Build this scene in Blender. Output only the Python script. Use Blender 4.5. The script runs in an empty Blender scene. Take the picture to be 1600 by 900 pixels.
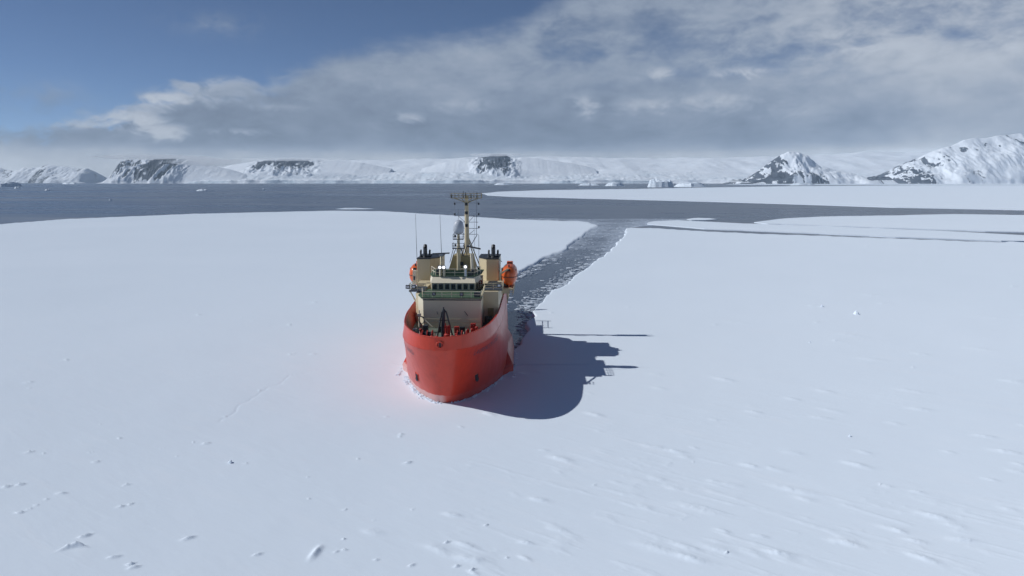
import bpy, bmesh, math, random
import numpy as np
from math import radians as R, sin, cos, pi

random.seed(7)
rng = np.random.default_rng(11)
scene = bpy.context.scene
COL = scene.collection

# ------------------------------------------------------------------ camera
PITCH = 8.32
cam = bpy.data.cameras.new("camera")
cam.sensor_width = 36.0
cam.lens = 36.0 * 1142.0 / 1600.0
cam.clip_start = 0.5
cam.clip_end = 200000.0
camo = bpy.data.objects.new("camera", cam)
COL.objects.link(camo)
camo.location = (0, 0, 24)
camo.rotation_euler = (R(90 - PITCH), 0, 0)
scene.camera = camo
scene.view_settings.view_transform = 'Standard'
scene.view_settings.look = 'None'
scene.view_settings.exposure = 0.0
scene.view_settings.gamma = 1.0
scene.cycles.volume_bounces = 3
scene.cycles.max_bounces = 8

# ------------------------------------------------------------------ sun
SUN_EL, SUN_AZ = 39.5, 3.0          # azimuth measured from -X towards +Y
sl = bpy.data.lights.new("sun", 'SUN')
sl.energy = 3.4
sl.angle = R(0.5)
sl.color = (0.98, 0.99, 1.0)
so = bpy.data.objects.new("sun", sl)
COL.objects.link(so)
sdir = (-cos(R(SUN_EL)) * cos(R(SUN_AZ)), cos(R(SUN_EL)) * sin(R(SUN_AZ)), sin(R(SUN_EL)))
from mathutils import Vector
so.rotation_euler = Vector(sdir).to_track_quat('Z', 'Y').to_euler()


# ------------------------------------------------------------------ node expressions
class NX:
    """wraps a node socket so that + - * / build math nodes"""
    def __init__(s, t, k): s.t, s.k = t, k
    def _m(s, op, *a, clamp=False):
        n = s.t.nodes.new('ShaderNodeMath'); n.operation = op; n.use_clamp = clamp
        for i, v in enumerate((s,) + a):
            if isinstance(v, NX): s.t.links.new(v.k, n.inputs[i])
            else: n.inputs[i].default_value = v
        return NX(s.t, n.outputs[0])
    def __add__(s, o): return s._m('ADD', o)
    __radd__ = __add__
    def __sub__(s, o): return s._m('SUBTRACT', o)
    def __rsub__(s, o): return (s * -1.0) + o
    def __mul__(s, o): return s._m('MULTIPLY', o)
    __rmul__ = __mul__
    def __truediv__(s, o): return s._m('DIVIDE', o)
    def max(s, o): return s._m('MAXIMUM', o)
    def min(s, o): return s._m('MINIMUM', o)
    def pw(s, o): return s._m('POWER', o)
    def exp(s): return s._m('EXPONENT')
    def clamp(s): return s._m('ADD', 0.0, clamp=True)
    def ss(s, lo, hi, a=0.0, b=1.0, kind='SMOOTHSTEP'):
        n = s.t.nodes.new('ShaderNodeMapRange'); n.interpolation_type = kind
        s.t.links.new(s.k, n.inputs['Value'])
        n.inputs['From Min'].default_value = lo; n.inputs['From Max'].default_value = hi
        n.inputs['To Min'].default_value = a; n.inputs['To Max'].default_value = b
        return NX(s.t, n.outputs['Result'])


def vec(t, x, y, z=0.0):
    n = t.nodes.new('ShaderNodeCombineXYZ')
    for i, v in enumerate((x, y, z)):
        if isinstance(v, NX): t.links.new(v.k, n.inputs[i])
        else: n.inputs[i].default_value = v
    return n.outputs[0]


def noise(t, v, scale=1.0, detail=6.0, rough=0.55, dist=0.0, lac=2.0):
    n = t.nodes.new('ShaderNodeTexNoise')
    if v is not None: t.links.new(v, n.inputs['Vector'])
    n.inputs['Scale'].default_value = scale; n.inputs['Detail'].default_value = detail
    n.inputs['Roughness'].default_value = rough; n.inputs['Distortion'].default_value = dist
    n.inputs['Lacunarity'].default_value = lac
    return NX(t, n.outputs['Fac'])


def mixc(t, f, a, b):
    n = t.nodes.new('ShaderNodeMix'); n.data_type = 'RGBA'
    for s, v in ((n.inputs[0], f), (n.inputs[6], a), (n.inputs[7], b)):
        if isinstance(v, NX): t.links.new(v.k, s)
        elif hasattr(v, 'is_output'): t.links.new(v, s)
        elif isinstance(v, tuple): s.default_value = (*v, 1.0) if len(v) == 3 else v
        else: s.default_value = v
    return n.outputs[2]


def curve_of(t, x, pts, lo, hi):
    """piecewise-smooth curve of x through pts, scaled to the unit square"""
    n = t.nodes.new('ShaderNodeFloatCurve')
    xs = [p[0] for p in pts]; x0, x1 = min(xs), max(xs)
    t.links.new(((x - x0) / (x1 - x0)).clamp().k, n.inputs['Value'])
    c = n.mapping.curves[0]
    q = [((px - x0) / (x1 - x0), (py - lo) / (hi - lo)) for px, py in pts]
    c.points[0].location = q[0]; c.points[1].location = q[-1]
    for p in q[1:-1]: c.points.new(*p)
    n.mapping.update()
    return NX(t, n.outputs[0]) * (hi - lo) + lo


# ------------------------------------------------------------------ sky
world = bpy.data.worlds.new("World")
scene.world = world
world.use_nodes = True
wt = world.node_tree
for n in list(wt.nodes): wt.nodes.remove(n)
wout = wt.nodes.new('ShaderNodeOutputWorld')
bg = wt.nodes.new('ShaderNodeBackground')
sky = wt.nodes.new('ShaderNodeTexSky')
sky.sky_type = 'NISHITA'
sky.sun_disc = False
sky.sun_elevation = R(SUN_EL)
sky.sun_rotation = R(-90 + SUN_AZ)
sky.altitude = 3000
sky.air_density = 0.6
sky.dust_density = 0.0
sky.ozone_density = 3.2
SKY = 0.078
tc = wt.nodes.new('ShaderNodeTexCoord')
sp = wt.nodes.new('ShaderNodeSeparateXYZ')
wt.links.new(tc.outputs['Generated'], sp.inputs[0])
DX, DY, DZ = (NX(wt, sp.outputs[i]) for i in range(3))
AZ = DX._m('ARCTAN2', DY) * (180 / pi)
EL = DZ._m('ARCSINE') * (180 / pi)
n_big = noise(wt, vec(wt, AZ * 0.075, EL * 0.17, 3.1), 1.0, 7, 0.55, 0.3)
n_mid = noise(wt, vec(wt, AZ * 0.22, EL * 0.5, 8.7), 1.0, 8, 0.6, 0.25)
n_fine = noise(wt, vec(wt, AZ * 0.55, EL * 0.95, 1.7), 1.0, 8, 0.60, 0.35)
n_puff = noise(wt, vec(wt, AZ * 0.42, EL * 0.80, 4.4), 1.0, 9, 0.66, 0.7)
top = curve_of(wt, AZ, [(-180, 2.6), (-120, 2.4), (-60, 2.5), (-34.5, 3.35), (-31, 3.7), (-27.1, 4.9), (-23, 6.4), (-18.8, 6.5),
                        (-15.2, 8.3), (-9.6, 10.0), (-3, 10.6), (0, 11.3), (2.4, 12.6), (9.5, 16), (20, 19), (34, 22), (60, 20), (120, 6), (180, 2.6)], 0, 30)
n_bil = (noise(wt, vec(wt, AZ * 0.30, EL * 0.62, 12.2), 1.0, 7, 0.55, 0.4) * 2.0 - 1.0)._m('ABSOLUTE')
lefty = AZ.ss(-4, -18)
edge = top + (0.28 - n_bil) * lefty * 2.2 + (n_big - 0.5) * 4.0 + (n_mid - 0.5) * 2.6 + (n_fine - 0.5) * 1.3 - EL
soft = AZ.ss(-30, -6, 1.0, 3.0)
deck = (edge / soft + 0.35).ss(0.0, 1.0)
holes = (n_big * 0.55 + n_mid * 0.35 + n_fine * 0.2).ss(0.40, 0.60)
open_ = EL.ss(6.0, 9.0) * AZ.ss(-6, 4)
deck = deck * AZ.ss(-25, 5, 0.96, 0.93) * (1.0 - open_ * (1.0 - holes) * 0.72)
# wisps in the blue
w1 = ((((AZ + 21.0) / 2.6).pw(2.0) + ((EL - 10.8) / 0.8).pw(2.0)) * -1.0).exp() * n_fine.ss(0.35, 0.7) * 0.45
w2 = ((((AZ + 32.3) / 2.6).pw(2.0) + ((EL - 5.4) / 0.85).pw(2.0)) * -1.0).exp() * n_fine.ss(0.3, 0.65) * 0.65
w3 = ((((AZ + 29) / 4.5).pw(2.0) + ((EL - 4.6) / 0.6).pw(2.0)) * -1.0).exp() * n_fine.ss(0.35, 0.65) * 0.35
cover = deck.max(w1).max(w2).max(w3)
# how bright the cloud stands: pale near the horizon, grey underside, paler and thinner above
base = curve_of(wt, EL, [(-5, 0.42), (0, 0.44), (1.1, 0.48), (1.6, 0.46), (2.1, 0.40), (2.5, 0.305), (3.2, 0.255), (4.2, 0.25), (5.5, 0.27), (7.5, 0.30), (10, 0.31), (14, 0.29), (30, 0.29)], 0, 1)
lighter = AZ.ss(6, 34, 1.0, 1.45) * AZ.ss(-34, -20, 1.14, 1.0)
shade = base * lighter * ((n_big - 0.5) * 0.75 + 1.0) * ((n_mid - 0.5) * 0.60 + 1.0) * ((n_fine - 0.5) * 0.30 + 1.0)
rim_l = edge.ss(1.5, 0.15) * edge.ss(-0.5, 0.2) * AZ.ss(-14, -22) * EL.ss(3.0, 3.8) * n_puff.ss(0.36, 0.56)
shade = ((shade - 0.27) * 1.25 + 0.27)
shade = shade + rim_l * (0.52 - shade) * 0.8
puff = None
for (a0, e0, sa, se, amp) in [(-24.8, 5.70, 2.0, 0.55, 1.15), (-27.0, 4.15, 2.2, 0.72, 1.25), (-25.2, 3.45, 2.6, 0.62, 1.2), (-29.4, 3.75, 1.6, 0.22, .9),
                              (-7.8, 4.85, 1.5, 0.42, .72), (-3.7, 5.75, 2.2, 0.60, .8), (5.6, 5.7, 1.1, 1.1, .85), (11.3, 7.9, 1.4, 0.55, .85),
                              (17.4, 7.85, 2.8, 0.42, 1.0), (26.0, 9.0, 5.0, 0.60, .95), (15.0, 5.8, 4.0, 1.0, .75), (10.5, 5.6, 3.5, 0.9, .72),
                              (-17.0, 5.3, 2.4, 0.35, .6), (-20.0, 3.55, 2.8, 0.3, .6), (21, 5.2, 4.0, 1.1, .5), (24, 10.2, 6.0, 0.9, .6), (-12, 7.2, 4, .8, .35)]:
    g = ((((AZ - a0 + (n_fine - 0.5) * 3.0) / sa).pw(2.0) + ((EL - e0 + (n_puff - 0.5) * 1.1) / se).pw(2.0)) * -1.0).exp() * amp
    puff = g if puff is None else puff.max(g)
puff = (puff * (n_puff * 3.4 - 0.78)).ss(0.08, 1.25)
shade = shade + puff * (0.54 - shade) * 0.95
cover = cover.max(puff * 0.95)
tint = mixc(wt, (shade - 0.2).clamp().ss(0.0, 0.35), (0.76, 0.97, 1.33), (0.91, 1.0, 1.14))
cl = wt.nodes.new('ShaderNodeMix'); cl.data_type = 'RGBA'; cl.blend_type = 'MULTIPLY'; cl.inputs[0].default_value = 1.0
gr = wt.nodes.new('ShaderNodeCombineColor')
for i in range(3): wt.links.new(shade.k, gr.inputs[i])
wt.links.new(gr.outputs[0], cl.inputs[6]); wt.links.new(tint, cl.inputs[7])
vm = wt.nodes.new('ShaderNodeVectorMath'); vm.operation = 'SCALE'; vm.inputs['Scale'].default_value = SKY
wt.links.new(sky.outputs[0], vm.inputs[0])
skymix = mixc(wt, cover.clamp(), vm.outputs[0], cl.outputs[2])
wt.links.new(skymix, bg.inputs['Color'])
bg.inputs['Strength'].default_value = 1.0
wt.links.new(bg.outputs[0], wout.inputs['Surface'])


# ------------------------------------------------------------------ materials
def new_mat(name):
    m = bpy.data.materials.new(name); m.use_nodes = True
    t = m.node_tree
    b = t.nodes['Principled BSDF']
    return m, t, b


def geo_pos(t):
    g = t.nodes.new('ShaderNodeNewGeometry')
    s = t.nodes.new('ShaderNodeSeparateXYZ'); t.links.new(g.outputs['Position'], s.inputs[0])
    return [NX(t, s.outputs[i]) for i in range(3)]


def obj_pos(t):
    g = t.nodes.new('ShaderNodeTexCoord')
    s = t.nodes.new('ShaderNodeSeparateXYZ'); t.links.new(g.outputs['Object'], s.inputs[0])
    return [NX(t, s.outputs[i]) for i in range(3)]


def attr(t, name):
    a = t.nodes.new('ShaderNodeAttribute'); a.attribute_name = name
    return NX(t, a.outputs['Fac'])


def bump(t, b, h, strength, dist):
    n = t.nodes.new('ShaderNodeBump'); n.inputs['Strength'].default_value = strength
    n.inputs['Distance'].default_value = dist
    t.links.new(h.k, n.inputs['Height']); t.links.new(n.outputs[0], b.inputs['Normal'])


def paint(name, col, rough=0.45, spec=0.5, wear=0.12, coat=0.0, dirt=None, rust=0.0, snow_reflection=0.0):
    """sea-worn paint: the colour drifts a little, streaks run down"""
    m, t, b = new_mat(name)
    x, y, z = obj_pos(t)
    n1 = noise(t, vec(t, x * 0.7, y * 0.7, z * 0.5), 1.0, 6, 0.6)
    n2 = noise(t, vec(t, x * 3.0, y * 3.0, z * 0.35), 1.0, 5, 0.6)
    dk = tuple(c * (1 - wear * 2.2) for c in col) if dirt is None else dirt
    f = (n1 * 0.55 + n2 * 0.45).ss(0.42, 0.72)
    c = mixc(t, f * min(1.0, wear * 4), col, dk)
    if rust:
        r = (noise(t, vec(t, x * 2.2, y * 2.2, z * 0.3), 1.0, 6, 0.65)).ss(0.62, 0.72) * rust
        c = mixc(t, r, c, (0.20, 0.09, 0.04))
    if snow_reflection:                                                    # sunlit snow's reflection, painted pale low on the starboard bow
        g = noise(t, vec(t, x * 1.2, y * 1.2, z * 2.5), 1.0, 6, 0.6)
        f2 = (z * -1.0 + snow_reflection + (g - 0.5) * 0.5).ss(-0.04, 0.10) * (x.ss(0.9, 0.2) * 0.72 + 0.08)
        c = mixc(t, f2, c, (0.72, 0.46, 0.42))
    t.links.new(c, b.inputs['Base Color'])
    t.links.new((n1 * 0.25 + (rough - 0.12)).k, b.inputs['Roughness'])
    b.inputs['Specular IOR Level'].default_value = spec
    if coat:
        b.inputs['Coat Weight'].default_value = coat; b.inputs['Coat Roughness'].default_value = 0.16
    bump(t, b, noise(t, vec(t, x, y, z), 0.55, 3, 0.5), 0.5, 0.03)
    return m


def flat(name, col, rough=0.5, metal=0.0):
    m, t, b = new_mat(name)
    x, y, z = obj_pos(t)
    n = noise(t, vec(t, x, y, z), 2.5, 5, 0.6)
    t.links.new(mixc(t, n.ss(0.4, 0.75) * 0.5, col, tuple(c * 0.7 for c in col)), b.inputs['Base Color'])
    b.inputs['Roughness'].default_value = rough; b.inputs['Metallic'].default_value = metal
    return m


def snow_material():
    m, t, b = new_mat("snow")
    x, y, z = geo_pos(t)
    a1 = noise(t, vec(t, x * 0.012, y * 0.012, 1.0), 1.0, 5, 0.55)
    u = x * 0.80 + y * -0.60; v = x * 0.60 + y * 0.80           # along and across the wind
    s1 = noise(t, vec(t, u * 0.10, v * 0.55, 2.0), 1.0, 6, 0.62, 0.6)
    s2 = noise(t, vec(t, u * 0.9, v * 2.6, 4.0), 1.0, 5, 0.65, 0.4)
    c = mixc(t, a1.ss(0.35, 0.7), (0.765, 0.838, 0.905), (0.79, 0.860, 0.925))
    c = mixc(t, s1.ss(0.5, 0.78) * 0.5, c, (0.82, 0.87, 0.92))
    t.links.new(c, b.inputs['Base Color'])
    b.inputs['Diffuse Roughness'].default_value = 0.2
    b.inputs['Roughness'].default_value = 0.65
    b.inputs['Specular IOR Level'].default_value = 0.25
    bump(t, b, s1 * 0.8 + s2 * 0.2, 0.22, 0.10)
    return m


def water_material():
    m, t, b = new_mat("sea_water")
    x, y, z = geo_pos(t)
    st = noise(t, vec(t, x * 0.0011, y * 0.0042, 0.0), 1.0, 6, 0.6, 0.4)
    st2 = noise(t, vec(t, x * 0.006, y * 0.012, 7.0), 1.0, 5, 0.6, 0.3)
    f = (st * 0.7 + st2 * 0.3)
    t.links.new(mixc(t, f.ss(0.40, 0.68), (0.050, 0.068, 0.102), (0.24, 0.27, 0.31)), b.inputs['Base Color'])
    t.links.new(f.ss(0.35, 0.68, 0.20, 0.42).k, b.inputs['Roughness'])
    b.inputs['IOR'].default_value = 1.33
    rip = noise(t, vec(t, x * 0.35, y * 0.35, 0.0), 1.0, 4, 0.6)
    bump(t, b, rip, 0.12, 0.12)
    return m


def slush_material():
    m, t, b = new_mat("slush_ice")
    x, y, z = geo_pos(t)
    far = y.ss(165.0, 330.0)
    w = noise(t, vec(t, x * 0.035, y * 0.055, 3.0), 1.0, 5, 0.6, 0.8)
    d = noise(t, vec(t, x * 0.6, y * 0.30, 6.0), 1.0, 8, 0.68, 0.8)
    v = t.nodes.new('ShaderNodeTexVoronoi'); v.feature = 'F1'
    t.links.new(vec(t, x * 0.55, y * 0.30), v.inputs['Vector']); v.inputs['Scale'].default_value = 1.0
    cell = NX(t, v.outputs['Distance'])
    f = (w * 0.80 + d * 0.45 + far * 0.26 + attr(t, 'rim') * 0.26 - cell * 0.06)
    lane = y.ss(165.0, 250.0, 0.34, 0.0)
    f = (f - lane * (1.0 - attr(t, 'rim') * 0.8)).ss(0.52, 1.02)
    c = mixc(t, f, (0.012, 0.022, 0.040), (0.36, 0.415, 0.49))
    t.links.new(c, b.inputs['Base Color'])
    t.links.new(f.ss(0.0, 1.0, 0.16, 0.6).k, b.inputs['Roughness'])
    b.inputs['IOR'].default_value = 1.33
    bump(t, b, d * 0.6 + f * 0.6, 0.5, 0.25)
    return m


def mountain_material():
    m, t, b = new_mat("mountain_rock_and_snow")
    x, y, z = geo_pos(t)
    rk = attr(t, 'rock'); ic = attr(t, 'ice')
    n = noise(t, vec(t, x, y, z), 0.010, 8, 0.65)
    n2 = noise(t, vec(t, x, y, z * 2.0), 0.035, 7, 0.65)
    rock = mixc(t, n.ss(0.35, 0.7), (0.050, 0.064, 0.090), (0.115, 0.132, 0.160))
    snow = mixc(t, n.ss(0.3, 0.7), (0.74, 0.79, 0.85), (0.80, 0.84, 0.88))
    ice = mixc(t, n2.ss(0.35, 0.65), (0.42, 0.53, 0.62), (0.68, 0.76, 0.83))
    f = (rk + (n2 - 0.5) * 0.55 + (n - 0.5) * 0.3).ss(0.40, 0.60)
    c = mixc(t, ic.clamp(), snow, ice)
    c = mixc(t, f, c, rock)
    t.links.new(c, b.inputs['Base Color'])
    b.inputs['Roughness'].default_value = 0.85
    b.inputs['Specular IOR Level'].default_value = 0.15
    bump(t, b, (n2 * 0.7 + n * 0.6) * (f * 0.85 + ic * 0.5 + 0.10), 0.7, 14.0)
    return m


def berg_material():
    m, t, b = new_mat("glacier_ice")
    x, y, z = geo_pos(t)
    n = noise(t, vec(t, x, y, z * 2.5), 0.12, 6, 0.6)
    t.links.new(mixc(t, n.ss(0.35, 0.65), (0.60, 0.70, 0.79), (0.80, 0.85, 0.90)), b.inputs['Base Color'])
    b.inputs['Roughness'].default_value = 0.55
    bump(t, b, n, 0.6, 2.0)
    return m


M = dict(
    snow=snow_material(), water=water_material(), slush=slush_material(), mountain=mountain_material(), berg=berg_material(),
    hull=paint("orange_red_hull_paint", (0.55, 0.044, 0.018), 0.34, 0.32, 0.14, 0.12, rust=0.35, snow_reflection=1.45),
    inner=paint("bulwark_inner_paint", (0.42, 0.045, 0.028), 0.55, 0.4, 0.2),
    buff=paint("buff_paint", (0.61, 0.515, 0.335), 0.5, 0.4, 0.07, rust=0.3),
    house=paint("lightened_buff_paint", (0.72, 0.655, 0.48), 0.5, 0.4, 0.06, rust=0.3),  # same buff made paler to brighten the forward house
    buff_dark=paint("old_buff_paint", (0.33, 0.26, 0.12), 0.55, 0.4, 0.14, rust=0.5),
    cream=paint("cream_paint", (0.74, 0.66, 0.50), 0.5, 0.4, 0.06),
    green=paint("green_deck_paint", (0.070, 0.120, 0.070), 0.6, 0.3, 0.18),
    deck=paint("dark_green_deck_paint", (0.15, 0.18, 0.14), 0.65, 0.3, 0.2),
    red=paint("red_machinery_paint", (0.42, 0.035, 0.025), 0.5, 0.4, 0.2),
    boat=paint("orange_lifeboat_paint", (0.70, 0.120, 0.020), 0.38, 0.5, 0.10, 0.2),
    black=flat("black_steel", (0.020, 0.022, 0.026), 0.5), dark=flat("dark_grey_steel", (0.055, 0.062, 0.072), 0.5),
    grey=flat("grey_steel", (0.28, 0.30, 0.33), 0.5), white=flat("white_paint", (0.72, 0.74, 0.76), 0.4),
    dome=paint("grey_white_dome_paint", (0.46, 0.49, 0.53), 0.45, 0.4, 0.2),
    glass=flat("dark_window_glass", (0.018, 0.026, 0.034), 0.12), ink=flat("dark_lettering", (0.07, 0.05, 0.085), 0.4),
)
m, t, b = new_mat("searchlight_glow")
b.inputs['Emission Color'].default_value = (1.0, 0.99, 0.96, 1); b.inputs['Emission Strength'].default_value = 1.6
b.inputs['Base Color'].default_value = (0.9, 0.9, 0.9, 1)
M['lamp'] = m


# ------------------------------------------------------------------ mesh helpers
class MB:
    xf = None                                                     # optional placement applied on build
    def __init__(s): s.v, s.f = [], []
    def add(s, vs, fs):
        o = len(s.v); s.v += [tuple(p) for p in vs]; s.f += [tuple(i + o for i in q) for q in fs]; return s
    def box(s, x0, x1, y0, y1, z0, z1):
        return s.add([(x0, y0, z0), (x1, y0, z0), (x1, y1, z0), (x0, y1, z0), (x0, y0, z1), (x1, y0, z1), (x1, y1, z1), (x0, y1, z1)],
                     [(0, 3, 2, 1), (4, 5, 6, 7), (0, 1, 5, 4), (1, 2, 6, 5), (2, 3, 7, 6), (3, 0, 4, 7)])
    def prism(s, plan, z0, z1, scale=1.0):
        n = len(plan); cx = sum(p[0] for p in plan) / n; cy = sum(p[1] for p in plan) / n
        vs = [(x, y, z0) for x, y in plan] + [(cx + (x - cx) * scale, cy + (y - cy) * scale, z1) for x, y in plan]
        return s.add(vs, [tuple(range(n))[::-1], tuple(range(n, 2 * n))] + [(i, (i + 1) % n, n + (i + 1) % n, n + i) for i in range(n)])
    def tube(s, a, b, r0, r1=None, n=8):
        r1 = r0 if r1 is None else r1
        a, b = Vector(a), Vector(b); d = (b - a).normalized()
        u = d.orthogonal().normalized(); w = d.cross(u)
        vs = [a + (u * cos(2 * pi * i / n) + w * sin(2 * pi * i / n)) * r0 for i in range(n)] + \
             [b + (u * cos(2 * pi * i / n) + w * sin(2 * pi * i / n)) * r1 for i in range(n)]
        return s.add(vs, [tuple(range(n))[::-1], tuple(range(n, 2 * n))] + [(i, (i + 1) % n, n + (i + 1) % n, n + i) for i in range(n)])
    def lathe(s, c, prof, n=20):
        c = Vector(c); vs = []
        for r, z in prof:
            vs += [c + Vector((r * cos(2 * pi * i / n), r * sin(2 * pi * i / n), z)) for i in range(n)]
        k = len(prof)
        fs = [(j * n + i, j * n + (i + 1) % n, (j + 1) * n + (i + 1) % n, (j + 1) * n + i) for j in range(k - 1) for i in range(n)]
        fs += [tuple(range(n))[::-1], tuple(range((k - 1) * n, k * n))]
        return s.add(vs, fs)
    def rail(s, pts, h, rails=3, post=1.2, r=0.035):
        for a, b in zip(pts[:-1], pts[1:]):
            a, b = Vector(a), Vector(b); L = (b - a).length; k = max(1, round(L / post))
            for i in range(k + 1):
                p = a.lerp(b, i / k); s.tube(p, p + Vector((0, 0, h)), r, n=5)
            for j in range(1, rails + 1):
                z = Vector((0, 0, h * j / rails)); s.tube(a + z, b + z, r, n=5)
        return s
    def build(s, name, mat, parent=None, smooth=False, loc=None, bevel=0.0):
        vv = [MB.xf(*p) for p in s.v] if MB.xf else s.v
        me = bpy.data.meshes.new(name); me.from_pydata(vv, [], s.f); me.update()
        bm = bmesh.new(); bm.from_mesh(me); bmesh.ops.recalc_face_normals(bm, faces=bm.faces); bm.to_mesh(me); bm.free()
        me.materials.append(mat)
        if smooth: me.polygons.foreach_set('use_smooth', [True] * len(me.polygons))
        o = bpy.data.objects.new(name, me); COL.objects.link(o)
        if parent: o.parent = parent
        if loc: o.location = loc
        if bevel:
            md = o.modifiers.new('bevel', 'BEVEL'); md.width = bevel; md.segments = 2; md.limit_method = 'ANGLE'
        return o


def empty(name, loc, rz=0.0):
    o = bpy.data.objects.new(name, None); COL.objects.link(o)
    o.location = loc; o.rotation_euler = (0, 0, rz); o.empty_display_size = 0.5
    return o


def tag(o, label=None, cat=None, group=None, kind=None):
    for k, v in (('label', label), ('category', cat), ('group', group), ('kind', kind)):
        if v: o[k] = v
    return o


def mesh_np(name, verts, quads, mat, smooth=True, attrs=None):
    me = bpy.data.meshes.new(name)
    nv, nf = len(verts), len(quads)
    me.vertices.add(nv); me.vertices.foreach_set('co', np.asarray(verts, np.float32).ravel())
    me.loops.add(nf * 4); me.loops.foreach_set('vertex_index', np.asarray(quads, np.int32).ravel())
    me.polygons.add(nf); me.polygons.foreach_set('loop_start', np.arange(nf, dtype=np.int32) * 4)
    me.update(calc_edges=True)
    me.polygons.foreach_set('use_smooth', np.full(nf, smooth))
    for k, v in (attrs or {}).items():
        a = me.attributes.new(k, 'FLOAT', 'POINT'); a.data.foreach_set('value', np.asarray(v, np.float32).ravel())
    me.materials.append(mat)
    o = bpy.data.objects.new(name, me); COL.objects.link(o)
    return o


def grid_quads(nr, nc):
    i = np.arange(nr * nc).reshape(nr, nc)
    return np.stack([i[:-1, :-1], i[:-1, 1:], i[1:, 1:], i[1:, :-1]], -1).reshape(-1, 4)


_tab = rng.random(65536).astype(np.float32)
def vnoise(x, y, seed=0):
    xi, yi = np.floor(x).astype(np.int64), np.floor(y).astype(np.int64)
    fx, fy = x - xi, y - yi
    fx = fx * fx * fx * (fx * (fx * 6 - 15) + 10); fy = fy * fy * fy * (fy * (fy * 6 - 15) + 10)
    h = lambda a, b: _tab[(a * 73856093 ^ b * 19349663 ^ seed * 83492791) & 65535]
    return (h(xi, yi) * (1 - fx) + h(xi + 1, yi) * fx) * (1 - fy) + (h(xi, yi + 1) * (1 - fx) + h(xi + 1, yi + 1) * fx) * fy
def fbm(x, y, oct=5, seed=0, rough=0.5, ridged=False):
    s = 0.0; a = 1.0; tot = 0.0
    for k in range(oct):
        n = vnoise(x * 2 ** k + 17.3 * k, y * 2 ** k - 9.1 * k, seed + k)
        if ridged: n = 1 - np.abs(2 * n - 1)
        s = s + a * n; tot += a; a *= rough
    return s / tot
def sstep(x, a, b):
    t = np.clip((x - a) / (b - a), 0, 1); return t * t * (3 - 2 * t)


# ------------------------------------------------------------------ sea
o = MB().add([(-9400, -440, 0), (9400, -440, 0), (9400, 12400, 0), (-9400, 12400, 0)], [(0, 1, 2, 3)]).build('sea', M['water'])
tag(o, kind='structure')

# ------------------------------------------------------------------ the near sheet of fast ice: a height field with the water cut out
ICE = 0.5
left_edge = [(-900, 330), (-450, 385), (-287.8, 411.8), (-286.6, 469.1), (-263.9, 504.1), (-237.5, 544.7), (-186.9, 579.7), (-147.8, 605.6), (-103.2, 592.4),
             (-45.7, 523.6), (0.0, 469.1), (31.1, 445.9), (44.0, 438.6), (47.1, 405.6), (45.8, 388.1), (39.6, 362.0), (33.7, 334.9), (17.4, 248.0),
             (13.4, 234.9), (9.8, 223.1), (2.5, 191.0), (-2.5, 171.1), (-8.5, 152), (-12.0, 139), (-12.5, 120)]
right_edge = [(-7, 100), (-1.2, 99.5), (0.6, 101), (1.0, 107.5), (2.6, 114.7), (2.4, 121.7), (4.0, 126.5), (3.6, 130.3), (4.8, 139.3), (6.6, 149.7), (10.3, 161.7), (15.2, 181.8),
              (19.3, 195.2), (28.4, 230.8), (31.7, 243.5), (49.5, 322.9), (58.7, 377.2), (72.6, 377.2), (92.5, 352.5), (116.6, 332.9), (135.7, 322.9),
              (161.0, 306.3), (180.7, 294.5), (193.3, 288.1), (195.3, 291.3), (205, 289), (216, 300), (224.8, 312.9), (300, 280), (900, 200)]


def rough_line(pts, step, amp, seed, cap=40):
    """subdivide a polyline and make it irregular, as a broken edge is"""
    out = []
    for k, (a, b) in enumerate(zip(pts[:-1], pts[1:])):
        a, b = np.array(a, float), np.array(b, float); L = np.hypot(*(b - a))
        n = int(max(1, min(cap, L / step)))
        nrm = np.array([-(b - a)[1], (b - a)[0]]) / max(L, 1e-6)
        for i in range(n):
            q = a + (b - a) * i / n
            j = (fbm(np.array([q[0] / (step * 2.5)]), np.array([q[1] / (step * 2.5)]), 3, seed)[0] - 0.5) * 2 * amp
            out.append(tuple(q + nrm * j * min(1.0, L / (4 * step))))
    out.append(tuple(pts[-1]))
    return out


water_poly = rough_line(left_edge, 2.5, 1.1, 5) + rough_line(right_edge, 2.5, 1.1, 9) + [(900, 2000), (-900, 2000)]


def poly_sdf(px, py, poly):
    """signed distance to a polygon, positive inside"""
    P = np.array(poly); Q = np.roll(P, -1, 0)
    d2 = np.full(px.shape, 1e12); inside = np.zeros(px.shape, bool)
    for (ax, ay), (bx, by) in zip(P, Q):
        ex, ey = bx - ax, by - ay; wx, wy = px - ax, py - ay
        tt = np.clip((wx * ex + wy * ey) / (ex * ex + ey * ey + 1e-12), 0, 1)
        d2 = np.minimum(d2, (wx - ex * tt) ** 2 + (wy - ey * tt) ** 2)
        if ay != by:
            c = ((ay > py) != (by > py)) & (px < (bx - ax) * (py - ay) / (by - ay) + ax)
            inside ^= c
    return np.where(inside, 1, -1) * np.sqrt(d2)


ks = np.concatenate([np.linspace(1.2, 0.60, 40, endpoint=False), np.linspace(0.60, 0.0335, 500)])
ta = np.linspace(-0.92, 0.92, 1420)
YY = (24.0 / ks)[:, None] * np.ones(len(ta))[None, :]
XX = YY * ta[None, :]
sdf = np.full(YY.shape, -50.0)
far_rows = YY[:, 0] > 92
sdf[far_rows] = poly_sdf(XX[far_rows], YY[far_rows], water_poly)
gy, gx = np.gradient(sdf)
wid = np.maximum(np.abs(gy) + np.abs(gx), 0.35) * 0.8
tt = np.clip(-sdf / wid * 0.5 + 0.5, 0, 1)
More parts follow.
